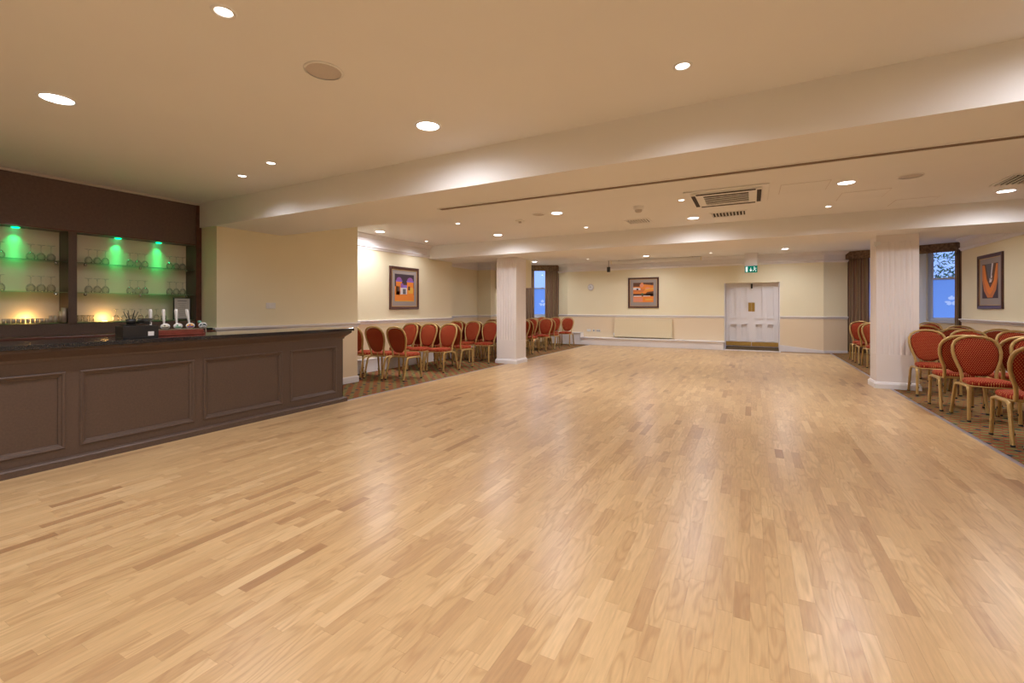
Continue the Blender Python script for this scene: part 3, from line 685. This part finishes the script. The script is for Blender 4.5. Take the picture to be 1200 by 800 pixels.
# ------------------------------------------------------------------ framed pictures (wall plane local: x right, -y to the room)
def picture(loc, rz, W, H, label, build, fw=.06, mount=.085, mount_b=.11):
    t = thing('framed_picture', label, 'picture', loc, rz)
    h, v = W/2, H/2; pr = [(-h, -v), (h, -v), (h, v), (-h, v)]
    fr = MB()
    prof = [(0, 0), (0, .03), (.012, .04), (fw-.012, .03), (fw, .018), (fw, 0)]   # inward offset, depth
    vs = []
    for cx, cz in pr:
        sx, sz = (1 if cx < 0 else -1), (1 if cz < 0 else -1)
        for o, dd in prof: vs.append((cx+sx*o, -dd, cz+sz*o))
    m = len(prof); fs = []
    for i in range(4):
        for j in range(m): fs.append((i*m+j, i*m+(j+1)%m, ((i+1)%4)*m+(j+1)%m, ((i+1)%4)*m+j))
    fr.add(vs, fs).obj('frame', M_FRAME, t)
    a, b = h-fw, v-fw
    g = MB(); w_ = .014
    g.box(-a,-.022,-b,a,-.012,-b+w_).box(-a,-.022,b-w_,a,-.012,b).box(-a,-.022,-b+w_,-a+w_,-.012,b-w_).box(a-w_,-.022,-b+w_,a,-.012,b-w_).obj('gilt_slip', M_GILT, t)
    MB().box(-a+w_,-.014,-b+w_,a-w_,-.006,b-w_).obj('mount', M_MOUNT, t)
    iw, it, ib = a-mount, b-mount, -b+mount_b
    build(t, -iw, iw, ib, it)
def art_mats():
    return {k: pmat('print_'+k, c, .6) for k, c in dict(orange=(.80, .24, .03), deep=(.55, .12, .02), dark=(.05, .028, .04), purple=(.28, .10, .34), white=(.72, .66, .66),
        yellow=(.75, .40, .05), brown=(.13, .05, .02), pink=(.75, .28, .16), violet=(.22, .14, .55), grey=(.12, .11, .12), green=(.05, .16, .07), rust=(.62, .19, .05)).items()}
AM = art_mats()
def flat(mb, pts, y): mb.add([(x, y, z) for x, z in pts], [tuple(range(len(pts)))]); return mb
def build_print(t, x0, x1, z0, z1, layers):
    """layers: (material key, [polygons in unit coordinates])"""
    q = MB(); q.box(x0, -.016, z0, x1, -.014, z1); o = q.obj('print', AM[layers[0][0]], t); k = 0
    for key, polys in layers[1:]:
        k += 1; m = MB()
        for p in polys: flat(m, [(x0+(x1-x0)*u, z0+(z1-z0)*v) for u, v in p], -.016-.0003*k)
        m.obj('print_shape', AM[key], o)['kind'] = 'stuff'
def R(a, b, c, d): return [(a, b), (c, b), (c, d), (a, d)]
def dome(cx, cz, rx, rz, n=10): return [(cx+rx*math.cos(PI*i/n), cz+rz*math.sin(PI*i/n)) for i in range(n+1)]
def ell(cx, cz, rx, rz, n=14): return [(cx+rx*math.cos(2*PI*i/n), cz+rz*math.sin(2*PI*i/n)) for i in range(n)]
fort = [('dark', None), ('deep', [R(0, .22, 1, .5)]), ('orange', [R(0, 0, 1, .24), R(.06, .24, .36, .74), R(.62, .24, .97, .74), [(0,.24),(.25,.24),(.25,.55),(0,.55)]]),
        ('yellow', [R(.7, .3, .95, .52), R(0, .0, 1, .03)]), ('violet', [R(.05, .72, .38, .765), R(.60, .72, .98, .765), R(.36, .3, .62, .6)]), ('purple', [dome(.215, .765, .14, .12), dome(.79, .765, .16, .13), R(.30, .5, .42, .66)]),
        ('brown', [R(.12, .36, .24, .52), R(.68, .42, .78, .56), R(.42, .60, .6, .64)]), ('white', [R(.28, .26, .62, .50)]), ('grey', [R(.40, .27, .56, .46)])]
picture((XP, 8.045, 1.787), PI/2, .98, .97, 'framed print of an orange fort with two domed towers, left wall',
        lambda t, a, b, c, d: build_print(t, a, b, c, d, fort), .065, .10, .12)
abst = [('orange', None), ('brown', [R(0, .80, .38, 1), [(.5,.92),(1,.86),(1,1),(.5,1)], R(0, .30, 1, .44), [(.5,.34),(1,.34),(1,.56),(.7,.52)]]), ('rust', [[(0,.5),(.45,.5),(.6,.66),(.2,.72),(0,.62)]]), ('pink', [R(0, .02, .47, .24), ell(.72, .70, .12, .06), ell(.42, .86, .1, .1)]),
        ('yellow', [R(.6, .10, .95, .17), [(.55,.60),(1,.66),(1,.72),(.6,.66)]]), ('white', [[(0,.64),(.16,.64),(.36,.62),(.36,.72),(.14,.76),(0,.74)], R(.02, .29, .42, .335), R(.5, .30, .85, .34)]), ('green', [ell(.45, .42, .05, .05)]), ('dark', [R(.16,.62,.26,.70), R(0,.36,.3,.40), R(.86,.88,.92,.98)])]
picture((-3.345, 16.1, 1.86), 0, 1.05, 1.06, 'square framed orange abstract print on the far wall',
        lambda t, a, b, c, d: build_print(t, a, b, c, d, abst), .06, .12, .14)
leafp = [('dark', None), ('rust', [[(0,.98),(0,.55),(.12,.22),(.34,.02),(.66,.02),(.88,.24),(1,.6),(1,.98)]]), ('orange', [[(.04,.98),(.12,.5),(.32,.2),(.5,.1),(.7,.24),(.9,.5),(.97,.98)]]), ('brown', [[(.16,1),(.3,.55),(.52,.3),(.74,.5),(.9,1)]]), ('grey', [[(.24,1),(.38,.62),(.52,.42),(.64,.62),(.76,1)]]),
         ('white', [[(.62,1),(.72,1),(.66,.8),(.62,.66),(.56,.66)], [(.46,.46),(.6,.46),(.66,.56),(.56,.54),(.50,.60)], ell(.6, .62, .05, .05)])]
picture((4.45, 13.14, 1.895), -PI/2, 1.12, 1.16, 'tall framed orange leaf-shape print on the right wall',
        lambda t, a, b, c, d: build_print(t, a, b, c, d, leafp), .075, .13, .15)

# ------------------------------------------------------------------ curtains and pelmets (bay-local coordinates)
def curtain(M, s0, s1, label, folds=5, narrow=0):
    me_v, fs, tn = [], [], []; n = folds*10; zs = [.03, .4, 1.2, 2.0, 2.6, 2.86]
    for zi, z in enumerate(zs):
        k = 1-narrow*math.sin(PI*min(1, (2.86-z)/2.86))*.5; 
        for i in range(n+1):
            u = i/n; x = s0+(s1-s0)*u*k+(s1-s0)*(1-k)*0; a = .035*math.sin(u*folds*2*PI+.3*zi)*(.6+.4*(zi < 4))
            me_v.append((x, -.14+a, z)); tn.append((u, 0, 0, 1))
    m = n+1
    for zi in range(len(zs)-1):
        for i in range(n): fs.append((zi*m+i, zi*m+i+1, (zi+1)*m+i+1, (zi+1)*m+i))
    me = bpy.data.meshes.new('curtain'); me.from_pydata([tuple(M @ Vector(v)) for v in me_v], [], fs); me.materials.append(M_CURT); me.update()
    for p in me.polygons: p.use_smooth = True
    tone_attr(me, tn, 1)
    o = bpy.data.objects.new('curtain', me); COL.objects.link(o); sd = o.modifiers.new('thick', 'SOLIDIFY'); sd.thickness = .004
    tag(o, label, 'curtain', 'striped brown curtains')
def pelmet(M, s0, s1, label):
    t = tag(MB().box(s0, -.27, 2.76, s1, -.25, 2.985).box(s0, -.25, 2.76, s0+.02, -.02, 2.985).box(s1-.02, -.25, 2.76, s1, -.02, 2.985).xf(M).obj('pelmet', M_PELM), label, 'pelmet', 'brown curtain pelmets')
curtain(ML, .98, 1.60, 'striped brown curtain left of the left bay window, beside column', 6)
curtain(ML, 2.02, 2.55, 'striped brown curtain right of the left bay window', 6)
pelmet(ML, .9, 2.54, 'brown pelmet over the left bay window')
curtain(MR, -.04, .49, 'striped brown curtain left of the right column, beside far wall', 6)
curtain(MR, 2.28, 2.74, 'striped brown curtain between right window and right wall', 5)
pelmet(MR, -.05, 2.78, 'brown pelmet over the right bay windows')
# shrub outside
sh = MB(); random.seed(3)
for k in range(1800):
    a = random.uniform(0, 2*PI); r = random.random()**.5; z = random.uniform(1.4, 3.3); c = Vector((6.3+1.7*r*math.cos(a), 19.4+.8*r*math.sin(a), z+.3*math.sin(a*3)))
    u = Vector((random.gauss(0,1), random.gauss(0,1), random.gauss(0,1))).normalized(); v = u.orthogonal().normalized(); s_ = random.uniform(.04, .09)
    sh.add([c-u*s_, c+v*s_*.4, c+u*s_, c-v*s_*.4], [(0,1,2,3)])
t = thing('shrub', 'leafy green shrub outside the right bay window', 'shrub', (0,0,0)); sh.obj('foliage', M_OUT, t)['kind'] = 'stuff'
MB().tube([(6.3,19.4,-.3),(6.25,19.4,1.0),(6.35,19.35,2.4)], .05).obj('stem', M_DKWOOD, t)
struct(MB().box(-14, 17.2, -.5, 14, 30, -.3).obj('ground_outside', pmat('outside_paving', (.18, .2, .22), .9)), 'paved ground outside the windows', 'ground')

# ------------------------------------------------------------------ bar counter
bar = thing('bar_counter', 'long dark brown panelled bar counter with black stone top', 'bar counter', (-5.45, 1.0, 0))
bar_inv = Matrix.Translation((5.45, -1.0, 0))
def B(mb, name, mat, parent=bar, bevel=0): return mb.xf(bar_inv).obj(name, mat, parent, bevel)
B(MB().box(-5.72, YB+.02, 0, -5.222, 4.60, 1.0), 'carcass', M_BROWN)
opens = [(-4.85,-4.0), (-3.9,-3.1), (-3.0,-2.15), (-2.05,-1.20), (-1.11,-.27), (-.18, .68), (.77, 1.634), (1.725, 2.65), (2.735, 3.662), (3.769, 4.493)]
ys = [YB+.02]+[v for o in opens for v in o]+[4.61]
for k in range(0, len(ys), 2): B(MB().box(-5.222, ys[k], .06, -5.2, ys[k+1], .935), 'stile', M_BROWN)
for a, b in opens:
    B(MB().box(-5.222, a, .06, -5.2, b, .14), 'rail', M_BROWN); B(MB().box(-5.222, a, .80, -5.2, b, .935), 'rail', M_BROWN)
    B(MB().box(-5.222, a, .14, -5.216, b, .80), 'front_panel', M_BROWN)
    prof = [(0, -.016), (0, .006), (.01, .012), (.022, .008), (.03, -.002), (.045, -.008), (.048, -.016)]; vs = []; fs = []; m = len(prof)
    for cy, cz in ((a, .14), (b, .14), (b, .80), (a, .80)):
        sy, sz = (1 if cy == a else -1), (1 if cz == .14 else -1)
        for o, dd in prof: vs.append((-5.2+dd, cy+sy*o, cz+sz*o))
    for i in range(4):
        for j in range(m): fs.append((i*m+j, i*m+(j+1)%m, ((i+1)%4)*m+(j+1)%m, ((i+1)%4)*m+j))
    B(MB().add(vs, fs), 'panel_molding', M_BROWN)
B(MB().box(-5.72, 4.60, .06, -5.2, 4.61, .935), 'end_panel', M_BROWN)
pth = [(-5.2, YB+.02), (-5.2, 4.61), (-5.72, 4.61)]
B(MB().sweep(pth, [(0, 0), (.045, 0), (.045, .05), (.035, .062), (.012, .068), (0, .07)]), 'plinth', M_BROWN)
B(MB().sweep(pth, [(0, .90), (.012, .90), (.018, .925), (.05, .955), (.085, .985), (.085, 1.01), (0, 1.01)]), 'crown_molding', M_BROWN)
B(MB().box(-5.80, YB+.02, 1.01, -5.08, 4.715, 1.05), 'countertop', M_GRANITE, bevel=.006)

# ------------------------------------------------------------------ back bar
bb = thing('back_bar', 'dark brown back bar shelving with green-lit glass shelves', 'back bar', (-6.85, 1.0, 0)); bb_inv = Matrix.Translation((6.85, -1.0, 0))
def K(mb, name, mat, parent=bb, bevel=0): return mb.xf(bb_inv).obj(name, mat, parent, bevel)
K(MB().box(-6.965, YB+.03, 1.17, -6.95, 3.43, 2.3), 'back_panel', M_BACKP)
for ya, yb in ((YB+.03, -.6), (-.595, 1.69-.09), (1.603, 3.43+.06)): K(MB().box(-6.72, ya, 2.2, -6.70, yb, 2.74), 'fascia_board', M_FASC)
K(MB().box(-6.95, YB+.03, 2.2, -6.72, 3.43, 2.225), 'light_shelf', M_FASC)
K(MB().box(-6.725, YB+.03, 2.195, -6.695, 3.49, 2.207), 'fascia_edge', M_DKWOOD)
K(MB().box(-6.74, YB+.03, 2.742, -6.685, 3.49, 2.769), 'ceiling_bead', M_GREY)
K(MB().box(-6.965, 3.43, 1.05, -6.70, 3.465, 2.2), 'end_post', M_BROWN); K(MB().box(-6.70, 3.43, 1.05, -6.685, 3.495, 2.74), 'post_edge', M_DKWOOD)
DIV = [2.165, .15, -1.85, -3.85]
for y in DIV: K(MB().box(-6.95, y-.036, 1.17, -6.70, y+.036, 2.2), 'divider_post', M_BROWN)
K(MB().box(-6.965, YB+.03, 1.05, -6.72, 3.43, 1.17), 'drawer_front', M_BROWN)
K(MB().box(-6.965, YB+.03, 0, -6.40, 3.49, 1.01), 'base_cabinet', M_BROWN)
K(MB().box(-6.965, YB+.03, 1.01, -6.31, 3.49, 1.05), 'back_counter', M_DKWOOD, bevel=.008)
bays = [(2.2, 3.43), (.19, 2.13), (-1.81, .11), (-3.81, -1.89)]
for a, b in bays:
    for z in (1.185, 1.52, 1.86):
        K(MB().box(-6.945, a+.002, z-.008, -6.72, b-.002, z), 'glass_shelf', M_SHELF)
        if z > 1.2:
            for y in (a+.09, (a+b)/2, b-.09):
                K(MB().lathe([(0, -.02), (.013, -.018), (.016, 0), (.010, .01)], 8, (-6.75, y, z-.018)), 'shelf_clip', M_STEEL)
# green spots and warm uplights fitted in the shelving
for k, y in enumerate((.65, 1.77, 2.65, 3.08)):
    K(MB().lathe([(0, -.01), (.026, -.01), (.03, -.004), (.034, 0)], 16, (-6.895, y, 2.2)), 'green_spotlight', M_GREEN)
    l = bpy.data.lights.new('green_spot', 'SPOT'); l.energy = 5; l.color = (.0, 1, .24); l.spot_size = math.radians(84); l.spot_blend = .9; l.shadow_soft_size = .02
    o = bpy.data.objects.new('green_spot', l); COL.objects.link(o); o.parent = bb; o.location = (-6.90+6.85, y-1.0, 2.185); o.rotation_euler = (0, math.radians(3), 0)
for k, y in enumerate((.65, 1.77, 2.65, 3.08)):   # the narrow lens of each fitting
    l = bpy.data.lights.new('green_beam', 'SPOT'); l.energy = 8; l.color = (.0, 1, .24); l.spot_size = math.radians(30); l.spot_blend = 1; l.shadow_soft_size = .015
    o = bpy.data.objects.new('green_beam', l); COL.objects.link(o); o.parent = bb; o.location = (-6.87+6.85, y-1.0, 2.185); o.rotation_euler = (0, math.radians(11), 0)
for k, y in enumerate((.7, 1.86, 2.52)):
    K(MB().lathe([(0, .008), (.02, .008), (.026, 0)], 14, (-6.90, y, 1.186)), 'warm_uplight', M_WARM)
    l = bpy.data.lights.new('warm_spot', 'POINT'); l.energy = .9; l.color = (1, .55, .16); l.shadow_soft_size = .03
    o = bpy.data.objects.new('warm_spot', l); COL.objects.link(o); o.parent = bb; o.location = (-6.89+6.85, y-1.0, 1.225)
# glasses
def wine_glass_mesh(sc=1.0):
    p = [(.0, .172), (.034, .170), (.034, .167), (.006, .160), (.004, .12), (.005, .09), (.022, .078), (.036, .055), (.038, .03), (.031, .002), (.029, .002), (.036, .03), (.034, .054), (.02, .075), (0, .082)]
    return MB().lathe([(r*sc, z*sc) for r, z in p], 14).mesh('wine_glass', M_GLASS)
wg = wine_glass_mesh()
def put(me, name, loc, label, cat, group):
    o = bpy.data.objects.new(name, me); COL.objects.link(o); o.location = loc; tag(o, label, cat, group)
trio = {'right bay': ((2.355, 2.435, 2.512, 2.756, 2.836, 2.912, 3.19, 3.268, 3.345), 'right bay of shelving'), 'left bay': ((1.49, 1.57, 1.65, 1.875, 1.955, 2.035), 'left bay of shelving')}
for z, zn in ((1.86, 'top glass shelf'), (1.52, 'middle glass shelf')):
    for bay, (yl, nm) in trio.items():
        for i, y in enumerate(yl):
            put(wg, 'wine_glass', (-6.86, y, z+.0005), 'upturned wine glass on %s, %s, %s from the left' % (zn, bay, ('first', 'second', 'third', 'fourth', 'fifth', 'sixth', 'seventh', 'eighth', 'ninth')[i]), 'glass', 'upturned wine glasses on the shelves')
tum = MB().lathe([(0, .004), (.022, .0), (.026, .075), (.024, .075), (.02, .006), (0, .008)], 12).mesh('tumbler', M_GLASS)
for i, y in enumerate((2.27, 2.322, 2.374)): put(tum, 'small_glass', (-6.84, y, 1.1855), 'small upright glass on lowest shelf beside divider, %s from the left' % ordn[i], 'glass', 'small upright glasses')
wgs = wine_glass_mesh(.85)
for i, y in enumerate((2.60, 2.68, 2.76, 2.85, 2.93, 3.02, 3.10)): put(wgs, 'wine_glass', (-6.82, y, 1.1855), 'short wine glass on lowest shelf, right bay, %s from the left' % ('first', 'second', 'third', 'fourth', 'fifth', 'sixth', 'seventh')[i], 'glass', 'short glasses on the lowest shelf')
def cupm(r, h): return MB().lathe([(0, 0), (r, 0), (r, h), (r-.003, h), (r-.004, .01), (0, .01)], 14).mesh('cup', pmat('brushed_steel', (.62, .52, .43), .45, metal=.55))
cs_, cm_, ct_, cx_ = cupm(.0155, .045), cupm(.018, .075), cupm(.020, .12), cupm(.023, .16)
yy = 1.62; k = 0
for i in range(10): put(cs_, 'steel_measure', (-6.80, 1.66+i*.0355, 1.1855), 'smallest steel cup on lowest shelf, %s from the left' % ('first', 'second', 'third', 'fourth', 'fifth', 'sixth', 'seventh', 'eighth', 'ninth', 'tenth')[i], 'steel cup', 'steel cups on the lowest shelf')
for i, y in enumerate((2.012, 2.052)): put(cm_, 'steel_measure', (-6.80, y, 1.1855), 'medium steel cup on lowest shelf, %s' % ('left one', 'right one')[i], 'steel cup', 'steel cups on the lowest shelf')
put(ct_, 'steel_measure', (-6.80, 2.095, 1.1855), 'second tallest steel cup on lowest shelf beside divider post', 'steel cup', 'steel cups on the lowest shelf')
put(cx_, 'steel_measure', (-6.745, 2.105, 1.1855), 'tallest steel cup on lowest shelf against divider post', 'steel cup', 'steel cups on the lowest shelf')
# framed notice
t = thing('framed_notice', 'black framed printed notice standing on lowest glass shelf', 'notice', (-6.78, 3.30, 1.187), PI/2)
MB().box(-.105,-.008,0,.105,.008,.012).box(-.105,-.008,.283,.105,.008,.295).box(-.105,-.008,.012,-.093,.008,.283).box(.093,-.008,.012,.105,.008,.283).obj('frame', M_BLACK, t)
MB().box(-.093,-.003,.012,.093,.003,.283).obj('paper', M_PAPER, t); pm = MB(); pm.box(-.055,-.0045,.245,.055,-.003,.253)
for k in range(9): pm.box(-.05+.01*(k%3),-.0045,.215-k*.02,.05-.008*((k*2)%3),-.003,.218-k*.02)
pm.obj('print_lines', M_INK, t)['kind'] = 'stuff'

# ------------------------------------------------------------------ things on the bar
t = thing('bar_caddy', 'black bar caddy holding napkins and straws on the counter', 'caddy', (-5.33, 2.20, 1.0505))
cd = MB().box(-.08,-.145,0,.08,.145,.012)
cd.box(-.08,-.145,.012,-.068,.145,.12).box(.068,-.145,.012,.08,.145,.12).box(-.068,-.145,.012,.068,-.133,.12).box(-.068,.133,.012,.068,.145,.12).box(-.068,-.02,.012,.068,-.012,.115)
cd.obj('caddy_box', M_BLACK, t, bevel=.003); MB().box(.0802,.055,.02,.0812,.105,.062).obj('label', M_WHITE, t)
for k in range(7): MB().box(-.05,-.118+k*.014,.012,.05,-.110+k*.014,.135).obj('napkin', M_BLACK, t)
t2 = thing('straw_tub', 'black tub of black straws standing on the bar caddy', 'straw tub', (-5.335, 2.15, 1.1865))
MB().lathe([(0, 0), (.035, 0), (.042, .05), (.038, .05), (.03, .006), (0, .006)], 14).obj('tub', M_BLACK, t2)
for k in range(6):
    a = k*1.1; MB().tube([(.015*math.cos(a), .015*math.sin(a), .02), (.05*math.cos(a)*1.1, .055*math.sin(a), .11+.012*(k%3))], .0028, seg=6).obj('straw', M_BLACK, t2)
t3 = thing('napkin_pile', 'untidy pile of black napkins on right half of bar caddy', 'napkins', (-5.33, 2.245, 1.1865))
for k in range(4): MB().box(-.05,-.05,0,.05,.05,.012).xf(Matrix.Translation((0, .008*k, .014*k)) @ Matrix.Rotation(.5*k, 4, 'Z')).obj('napkin', M_BLACK, t3, bevel=.003)
be = thing('beer_engine', 'mahogany beer pump with four white handles on the counter', 'beer pump', (-5.5, 2.66, 1.0505))
MB().box(-.08,-.31,0,.07,.225,.018).box(-.07,-.30,.018,.06,.21,.055).obj('plinth', M_MAHOG, be, bevel=.006)
MB().box(-.06,-.295,.055,.05,.215,.068).obj('drip_plate', M_STEEL, be, bevel=.004)
for i, (y, dy) in enumerate(((2.395, -.004), (2.515, -.006), (2.635, -.008), (2.765, -.035))):
    y -= 2.66
    h = MB().lathe([(0, .0), (.012, .0), (.013, .02), (.008, .03), (.010, .05), (.014, .12), (.0165, .17), (.012, .19), (0, .192)], 12).xf(Matrix.Translation((-.02, y, .09)) @ Matrix.Rotation(math.atan2(-dy, .19)*1.0, 4, 'X'))
    h.obj('pump_handle', M_WHITE, be); MB().lathe([(.018, .068), (.014, .08), (.011, .10)], 12, (-.02, y, 0)).obj('handle_collar', M_STEEL, be)
cl_ = ((2.49, 'cream', (.75, .72, .60), (.10, .10, .08)), (2.61, 'green', (.80, .82, .80), (.02, .28, .10)), (2.73, 'amber', (.80, .40, .08), (.06, .08, .50)), (2.858, 'black', (.06, .08, .08), (.75, .78, .78)))
for y, nm, c1, c2 in cl_:
    y -= 2.66; z = .098
    e = MB().lathe([(0, 0), (.044, 0), (.046, .004), (.0, .005)], 20, axis='x').xf(Matrix.Translation((.055, y, z)) @ Matrix.Scale(.70, 4, (0,0,1))).obj('pump_clip', M_WHITE, be); e['label'] = nm+' oval badge'
    MB().lathe([(0, .005), (.036, .005), (.036, .006), (0, .0062)], 20, axis='x').xf(Matrix.Translation((.055, y, z)) @ Matrix.Scale(.66, 4, (0,0,1))).obj('clip_field', pmat('clip_'+nm, c1, .4), e)
    MB().box(.0615, y-.028, z-.014, .0625, y+.028, z-.004).box(.0615, y-.015, z+.004, .0625, y+.002, z+.016).obj('clip_band', pmat('clip_band_'+nm, c2, .4), e)
MB().lathe([(0, 0), (.018, 0), (.018, .02), (0, .025)], 12, (-.01, .2, .125)).obj('tap_cap', pmat('green_cap', (.25, .55, .40), .3), be)
MB().tube([(.03, .22, .07), (.065, .225, .06), (.07, .225, .02)], .007).obj('spout', M_STEEL, be)
t = thing('bar_mat', 'small black folded bar towel on back counter end', 'towel', (-6.42, 3.40, 1.0505)); MB().box(-.08,-.06,0,.08,.06,.03).obj('cloth', M_BLACK, t, bevel=.01)

# ------------------------------------------------------------------ chairs
def make_chair():
    t = thing('banquet_chair', '', 'chair')
    # back frame
    half = [(.155, .43), (.156, .50), (.165, .57), (.192, .65), (.214, .73), (.222, .80), (.216, .865), (.19, .92), (.142, .957), (.078, .978)]
    by = lambda z: .115+max(0, z-.43)*.20+max(0, z-.75)*.10
    pts = [(x, by(z), z) for x, z in half]+[(0, by(.985), .985)]+[(-x, by(z), z) for x, z in reversed(half)]
    MB().tube(pts, .017, .017, seg=8, ref=(0, 1, 0)).obj('back_frame', M_GOLD, t)
    # padded back
    out = [(0, .500), (.07, .508), (.122, .54), (.165, .61), (.192, .69), (.202, .77), (.199, .84), (.175, .90), (.13, .937), (.065, .957), (0, .963)]
    out += [(-x, z) for x, z in reversed(out[1:-1])]
    n = len(out); cx, cz = 0, .745; bk = MB(); vs = []
    rings = [(.0, .022), (.55, .020), (.85, .014), (1, .002), (1, -.004), (.85, -.016), (.55, -.022), (0, -.024)]
    for s, dy in rings:
        for x, z in out:
            X, Z = cx+(x-cx)*s, cz+(z-cz)*s; vs.append((X, by(Z)+dy, Z))
    fs = [(i*n+k, i*n+(k+1)%n, (i+1)*n+(k+1)%n, (i+1)*n+k) for i in range(len(rings)-1) for k in range(n)]
    bk.add(vs, fs, True).obj('backrest', M_FBACK, t)
    MB().tube([(0, by(.5), .505), (0, .12, .43)], .008, seg=6, ref=(0, 1, 0)).box(-.155, .105, .425, .155, .125, .445).obj('back_support', M_GOLD, t)
    # seat
    def outline(s):
        o = []
        for k in range(28):
            a = 2*PI*k/28; c, d = math.cos(a), math.sin(a); e = .45
            x = math.copysign(abs(c)**e, c); y = math.copysign(abs(d)**e, d)
            wd = .196+.016*(-y); bulge = -.03*(1-x*x) if y < 0 else 0
            o.append((x*wd*s, -.075+y*.195*s+bulge*s))
        return o
    n = 28; vs = []; rings = [(0, .430), (.97, .430), (1, .440), (1.01, .458), (.985, .478), (.9, .489), (.6, .497), (0, .50)]
    for s, z in rings: vs += [(x, y, z) for x, y in outline(s)]
    fs = [(i*n+k, i*n+(k+1)%n, (i+1)*n+(k+1)%n, (i+1)*n+k) for i in range(len(rings)-1) for k in range(n)]
    MB().add(vs, fs, True).obj('seat', M_FSEAT, t)
    MB().tube([(x*.98, y*.98-.002, .422) for x, y in outline(1.0)], .010, .009, seg=6, closed=True).obj('seat_frame', M_GOLD, t)
    for s in (-1, 1):
        rear = [(s*.218, .25, .0), (s*.212, .165, .34), (s*.209, .145, .385), (s*.206, .12, .405), (s*.204, .06, .412), (s*.204, -.05, .412)]
        front = [(s*.218, -.25, .0), (s*.212, -.232, .36), (s*.218, -.22, .395), (s*.206, -.195, .408), (s*.204, -.15, .412), (s*.204, -.05, .412)]
        for p in (rear, front):
            lg = MB().tube(p, .016, .017, seg=8, ref=(1, 0, 0)).obj('leg', M_GOLD, t)
            a = Vector(p[0]); MB().lathe([(.019, 0), (.020, .012), (.018, .02)], 8, (a.x, a.y, 0)).obj('rubber_foot', M_RUBBER, lg)
            q = Vector(p[0]).lerp(Vector(p[1]), .35); MB().box(q.x-s*.017, q.y-.01, q.z-.012, q.x-s*.022, q.y+.01, q.z+.012).obj('stacking_pad', M_RUBBER, lg)
    return t
ch0 = make_chair(); used = [False]
random.seed(11)
def chair(x, y, face, label, group):
    rz = (0 if face == 'S' else PI)+math.radians(random.uniform(-2.5, 2.5)); loc = (x+random.uniform(-.008, .008), y, 0)
    if not used[0]:
        used[0] = True; ch0.location = loc; ch0.rotation_euler = (0, 0, rz); ch0['label'] = label; ch0['group'] = group; return
    dup(ch0, loc, rz, label, group)
LROWS = [(6.60, 'N', 'first'), (7.82, 'S', 'second'), (8.39, 'N', 'third'), (9.60, 'S', 'fourth'), (10.2, 'N', 'fifth'), (11.43, 'S', 'sixth'), (12.02, 'N', 'seventh'), (13.08, 'S', 'eighth'), (13.68, 'N', 'ninth'), (15.06, 'S', 'last')]
for y, f, nm in LROWS:
    for x, c in ((-5.82, 'beside the dance floor'), (-6.30, 'in the middle'), (-6.775, 'nearest the wall')):
                chair(x, y+(x+5.82)*.14, f, 'red oval-back chair, left group, %s row from the bar, %s' % (nm, c), 'red banquet chairs, left side')
RR = [(2.50, 5.79, 'S', 'nearest row', 'first from the dance floor'), (3.04, 5.79, 'S', 'nearest row', 'second from the dance floor'),
      (2.46, 6.37, 'N', 'second row', 'first from the dance floor'), (3.0, 6.37, 'N', 'second row', 'second from the dance floor'),
      (2.48, 7.49, 'S', 'third row', 'first from the dance floor'), (3.01, 7.50, 'S', 'third row', 'second from the dance floor'),
      (2.40, 8.06, 'N', 'fourth row', 'first from the dance floor'), (2.96, 8.06, 'N', 'fourth row', 'second from the dance floor'),
      (2.73, 9.25, 'S', '', ''), (3.03, 9.50, 'S', 'fifth row', 'second from the dance floor'), (3.57, 9.50, 'S', 'fifth row', 'third from the dance floor'),
      (3.05, 10.56, 'N', 'sixth row', 'second from the dance floor'), (3.60, 10.56, 'N', 'sixth row', 'third from the dance floor'),
      (3.02, 11.42, 'S', 'seventh row', 'second from the dance floor'), (3.55, 11.6, 'S', 'seventh row', 'third from the dance floor'),
      (3.72, 13.9, 'S', 'last row by the window', 'near the right wall'),
      (2.49, 12.88, 'S', 'behind the column', 'turned to the camera'), (2.46, 13.47, 'N', 'behind the column', 'turned to the far wall'), (2.47, 14.33, 'S', 'behind the column', 'farthest, beside the curtain'),
      (3.05, 14.33, 'S', 'behind the column', 'second of the farthest row')]
for x, y, f, a, b in RR:
    if not a: x, a, b = 2.46, 'fifth row', 'first, beside the column'
    chair(x, y, f, 'red oval-back chair, right group, %s, %s' % (a, b), 'red banquet chairs, right side')
